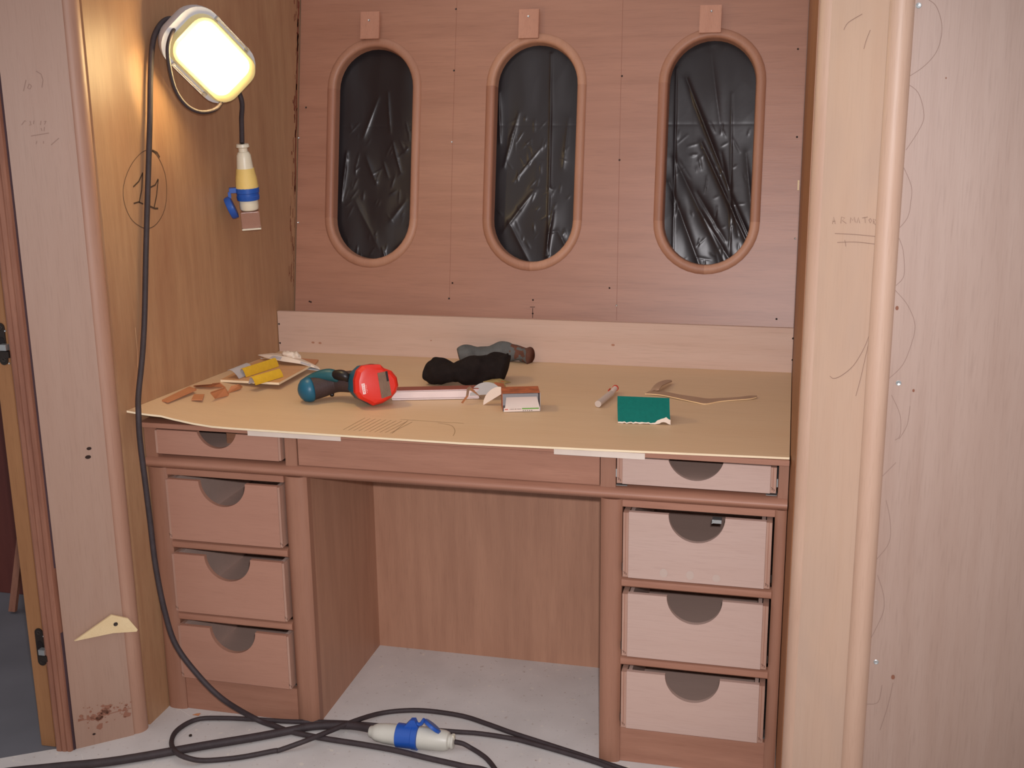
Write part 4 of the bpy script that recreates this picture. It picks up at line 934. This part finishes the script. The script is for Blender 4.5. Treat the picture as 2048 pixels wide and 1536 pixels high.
# sanding discs, printed leaflet, shaving
def disc(cpx, r, h, a0, a1, nrm, mat, label, z=0, e1=None):
    c = tp(cpx[0], cpx[1], h); n = Vector(nrm).normalized(); e1 = Vector(e1 or RT); e1 = (e1-n*e1.dot(n)).normalized(); e2 = n.cross(e1)
    pts_ = [c+e1*(r*math.cos(math.radians(a0+(a1-a0)*i/20)))+e2*(r*math.sin(math.radians(a0+(a1-a0)*i/20))) for i in range(21)]
    k = len(pts_); o = MB().add(pts_+[p+n*.0011 for p in pts_], [tuple(range(k))[::-1], tuple(range(k, 2*k))]+[(i, (i+1) % k, k+(i+1) % k, k+i) for i in range(k)]).build('sanding_disc', mat)
    o['label'] = label; o['category'] = 'sanding disc'; o['group'] = 'folded sanding discs by the box'; return o
disc((971, 792), .040, .010, 5, 175, (.05, -.70, .72), M_cardg, 'grey half-folded sanding disc standing behind the pale one')
disc((992, 801), .036, .014, 30, 185, (-.35, -.74, .58), M_card, 'pale half-folded sanding disc leaning on the open box')
sheetpoly('leaflet', [[tp(968, 769, .030), tp(990, 771, .028), tp(1012, 775, .024)], [tp(966, 763, .036), tp(988, 763, .038), tp(1010, 766, .030)], [tp(985, 758, .034), tp(1000, 757, .038), tp(1022, 764, .026)]], M_printg, M_print, 'crumpled orange and olive printed leaflet behind the box', 'leaflet')
sheetpoly('wood_shaving', [[tp(922, 805, .004), tp(932, 792, .022), tp(934, 776, .036), tp(960, 792, .014)], [tp(926, 806, .003), tp(937, 791, .020), tp(940, 772, .038), tp(965, 797, .006)]], M_veneer, W_scrap, 'curled tan wood shaving beside the sanding discs', 'shaving')
# glue tube / marker
mk_ = thing('glue_stick', 'translucent white tube with a red ringed cap lying behind the green card', 'tube')
a, b = tp(1196, 808, .009), tp(1222, 787, .0105); c = tp(1231, 776, .012)
MB().tube([a, (a+b)/2, b], .0082, 14, sub=3).build('tube', M_tubew, mk_, smooth=50)
MB().tube([b, (b+c)/2, c], .0068, 14, sub=3).build('cap', M_card, mk_, smooth=50)
dcc = (c-b).normalized(); MB().lathe(c-dcc*.004, dcc, [(-.002, .0080), (.004, .0084), (.0045, .006)], 16).build('ring', M_redcap, mk_, smooth=40)
MB().frame_box((b+c)/2+Vector((-.010, 0, .002)), dcc, dcc.cross(Z1), Z1, .022, .003, .004).build('clip', M_redcap, mk_, bevel=.0008); settle(mk_)
# green sandpaper standing as a tent
ga, gb = atz(1236, 846, .7612), atz(1341, 849, .7612)
gc, gd = aty(1235, 792, ga.y+.042), aty(1339, 796, gb.y+.042)
back1, back2 = Vector((gc.x+.004, gc.y+.045, .7612)), Vector((gd.x-.004, gd.y+.045, .7612))
gr = thing('sandpaper_sheet', 'green sheet of sandpaper bent and standing on the right half of the desk', 'sandpaper')
NX = 24; lo = []; hi = []; mid = []; bk = []
rg = random.Random(9)
rows = []
for k in range(9):
    t = k/8; row = []
    for i in range(NX+1):
        s = i/NX; p = ga.lerp(gb, s); q = gc.lerp(gd, s); m_ = p.lerp(q, t); m_ = m_+Vector((0, -.004*math.sin(math.pi*t), 0))
        if k == 0: m_.z += rg.uniform(0, .0025)+(.004 if i > NX-5 and i < NX-1 else 0)
        row.append(m_)
    rows.append(row)
for k in range(1, 6):
    t = k/5; row = []
    for i in range(NX+1):
        s = i/NX; q = gc.lerp(gd, s); e = back1.lerp(back2, s); m_ = q.lerp(e, t); m_.z += .006*math.sin(math.pi*t); row.append(m_)
    rows.append(row)
v = [p for r in rows for p in r]; n = NX+1; fs = [(r*n+i, r*n+i+1, (r+1)*n+i+1, (r+1)*n+i) for r in range(len(rows)-1) for i in range(NX)]
mb = MB(); mb.add(v, fs)
mb.build('green_face', M_green, gr, smooth=50)
mb = MB(); mb.add([p-Vector((0, -.0009, .0009)) for p in v], fs); mb.build('paper_backing', M_card, gr, smooth=50)
mb = MB(); tr = [(rows[0][i]+Vector((0, -.0012, -.0006)), rows[0][i]+Vector((0, -.0010, .0016+rg.random()*.002+(.009 if i >= NX-2 else .006 if i > NX-7 else 0)))) for i in range(NX+1)]
mb.add([p for pr_ in tr for p in pr_], [(2*i, 2*i+2, 2*i+3, 2*i+1) for i in range(NX)]); mb.build('torn_edge', M_papw, gr, label='white torn lower edge'); settle(gr)
# long veneer shaving strips
def strip(pxs, h0, label, name='veneer_strip'):
    rows_ = [[], []]
    for (x_, y_, x2, y2, h) in pxs: rows_[0].append(tp(x_, y_, h)); rows_[1].append(tp(x2, y2, h+.0008))
    A_, B_ = spline(rows_[0], 5), spline(rows_[1], 5); n = len(A_); v = A_+B_+[p-Vector((0, 0, .0024)) for p in A_+B_]
    mb = MB(); mb.add(v, [(i, i+1, n+i+1, n+i) for i in range(n-1)]+[(2*n+i, 3*n+i, 3*n+i+1, 2*n+i+1) for i in range(n-1)])
    n0 = len(mb.f); mb.f += [(i, 2*n+i, 2*n+i+1, i+1) for i in range(n-1)]; mb.m += [1]*(n-1)
    mb.f += [(n+i, n+i+1, 3*n+i+1, 3*n+i) for i in range(n-1)]+[(0, n, 3*n, 2*n), (n-1, 3*n-1, 4*n-1, 2*n-1)]; mb.m += [0]*(n+1)
    o = mb.build(name, [M_veneer, M_veneerd]); o['label'] = label; o['category'] = 'veneer strip'; o['group'] = 'veneer strips behind the green sandpaper'
strip(((1290, 787, 1302, 780, .003), (1320, 789, 1330, 783, .004), (1355, 796, 1360, 789, .004), (1392, 804, 1395, 794, .003), (1412, 807, 1415, 797, .002), (1440, 802, 1440, 796, .002), (1475, 799, 1475, 794, .003), (1500, 797, 1500, 791, .003), (1513, 794, 1514, 791, .004)), 0, 'long narrow veneer strip lying behind the green sandpaper')
strip(((1300, 784, 1310, 781, .004), (1304, 776, 1318, 778, .010), (1314, 766, 1324, 771, .014), (1330, 760, 1334, 766, .012), (1343, 760, 1344, 762, .008)), 0, 'short curled veneer strip rising from the long one')
# light wood chip in the right corner
ch = MB().box(1.489, 1.4935, .93, .94, 1.235, 1.262).build('wood_chip', W_pale); ch['label'] = 'tiny pale wood chip wedged in the right corner beside the back wall'; ch['category'] = 'wood chip'
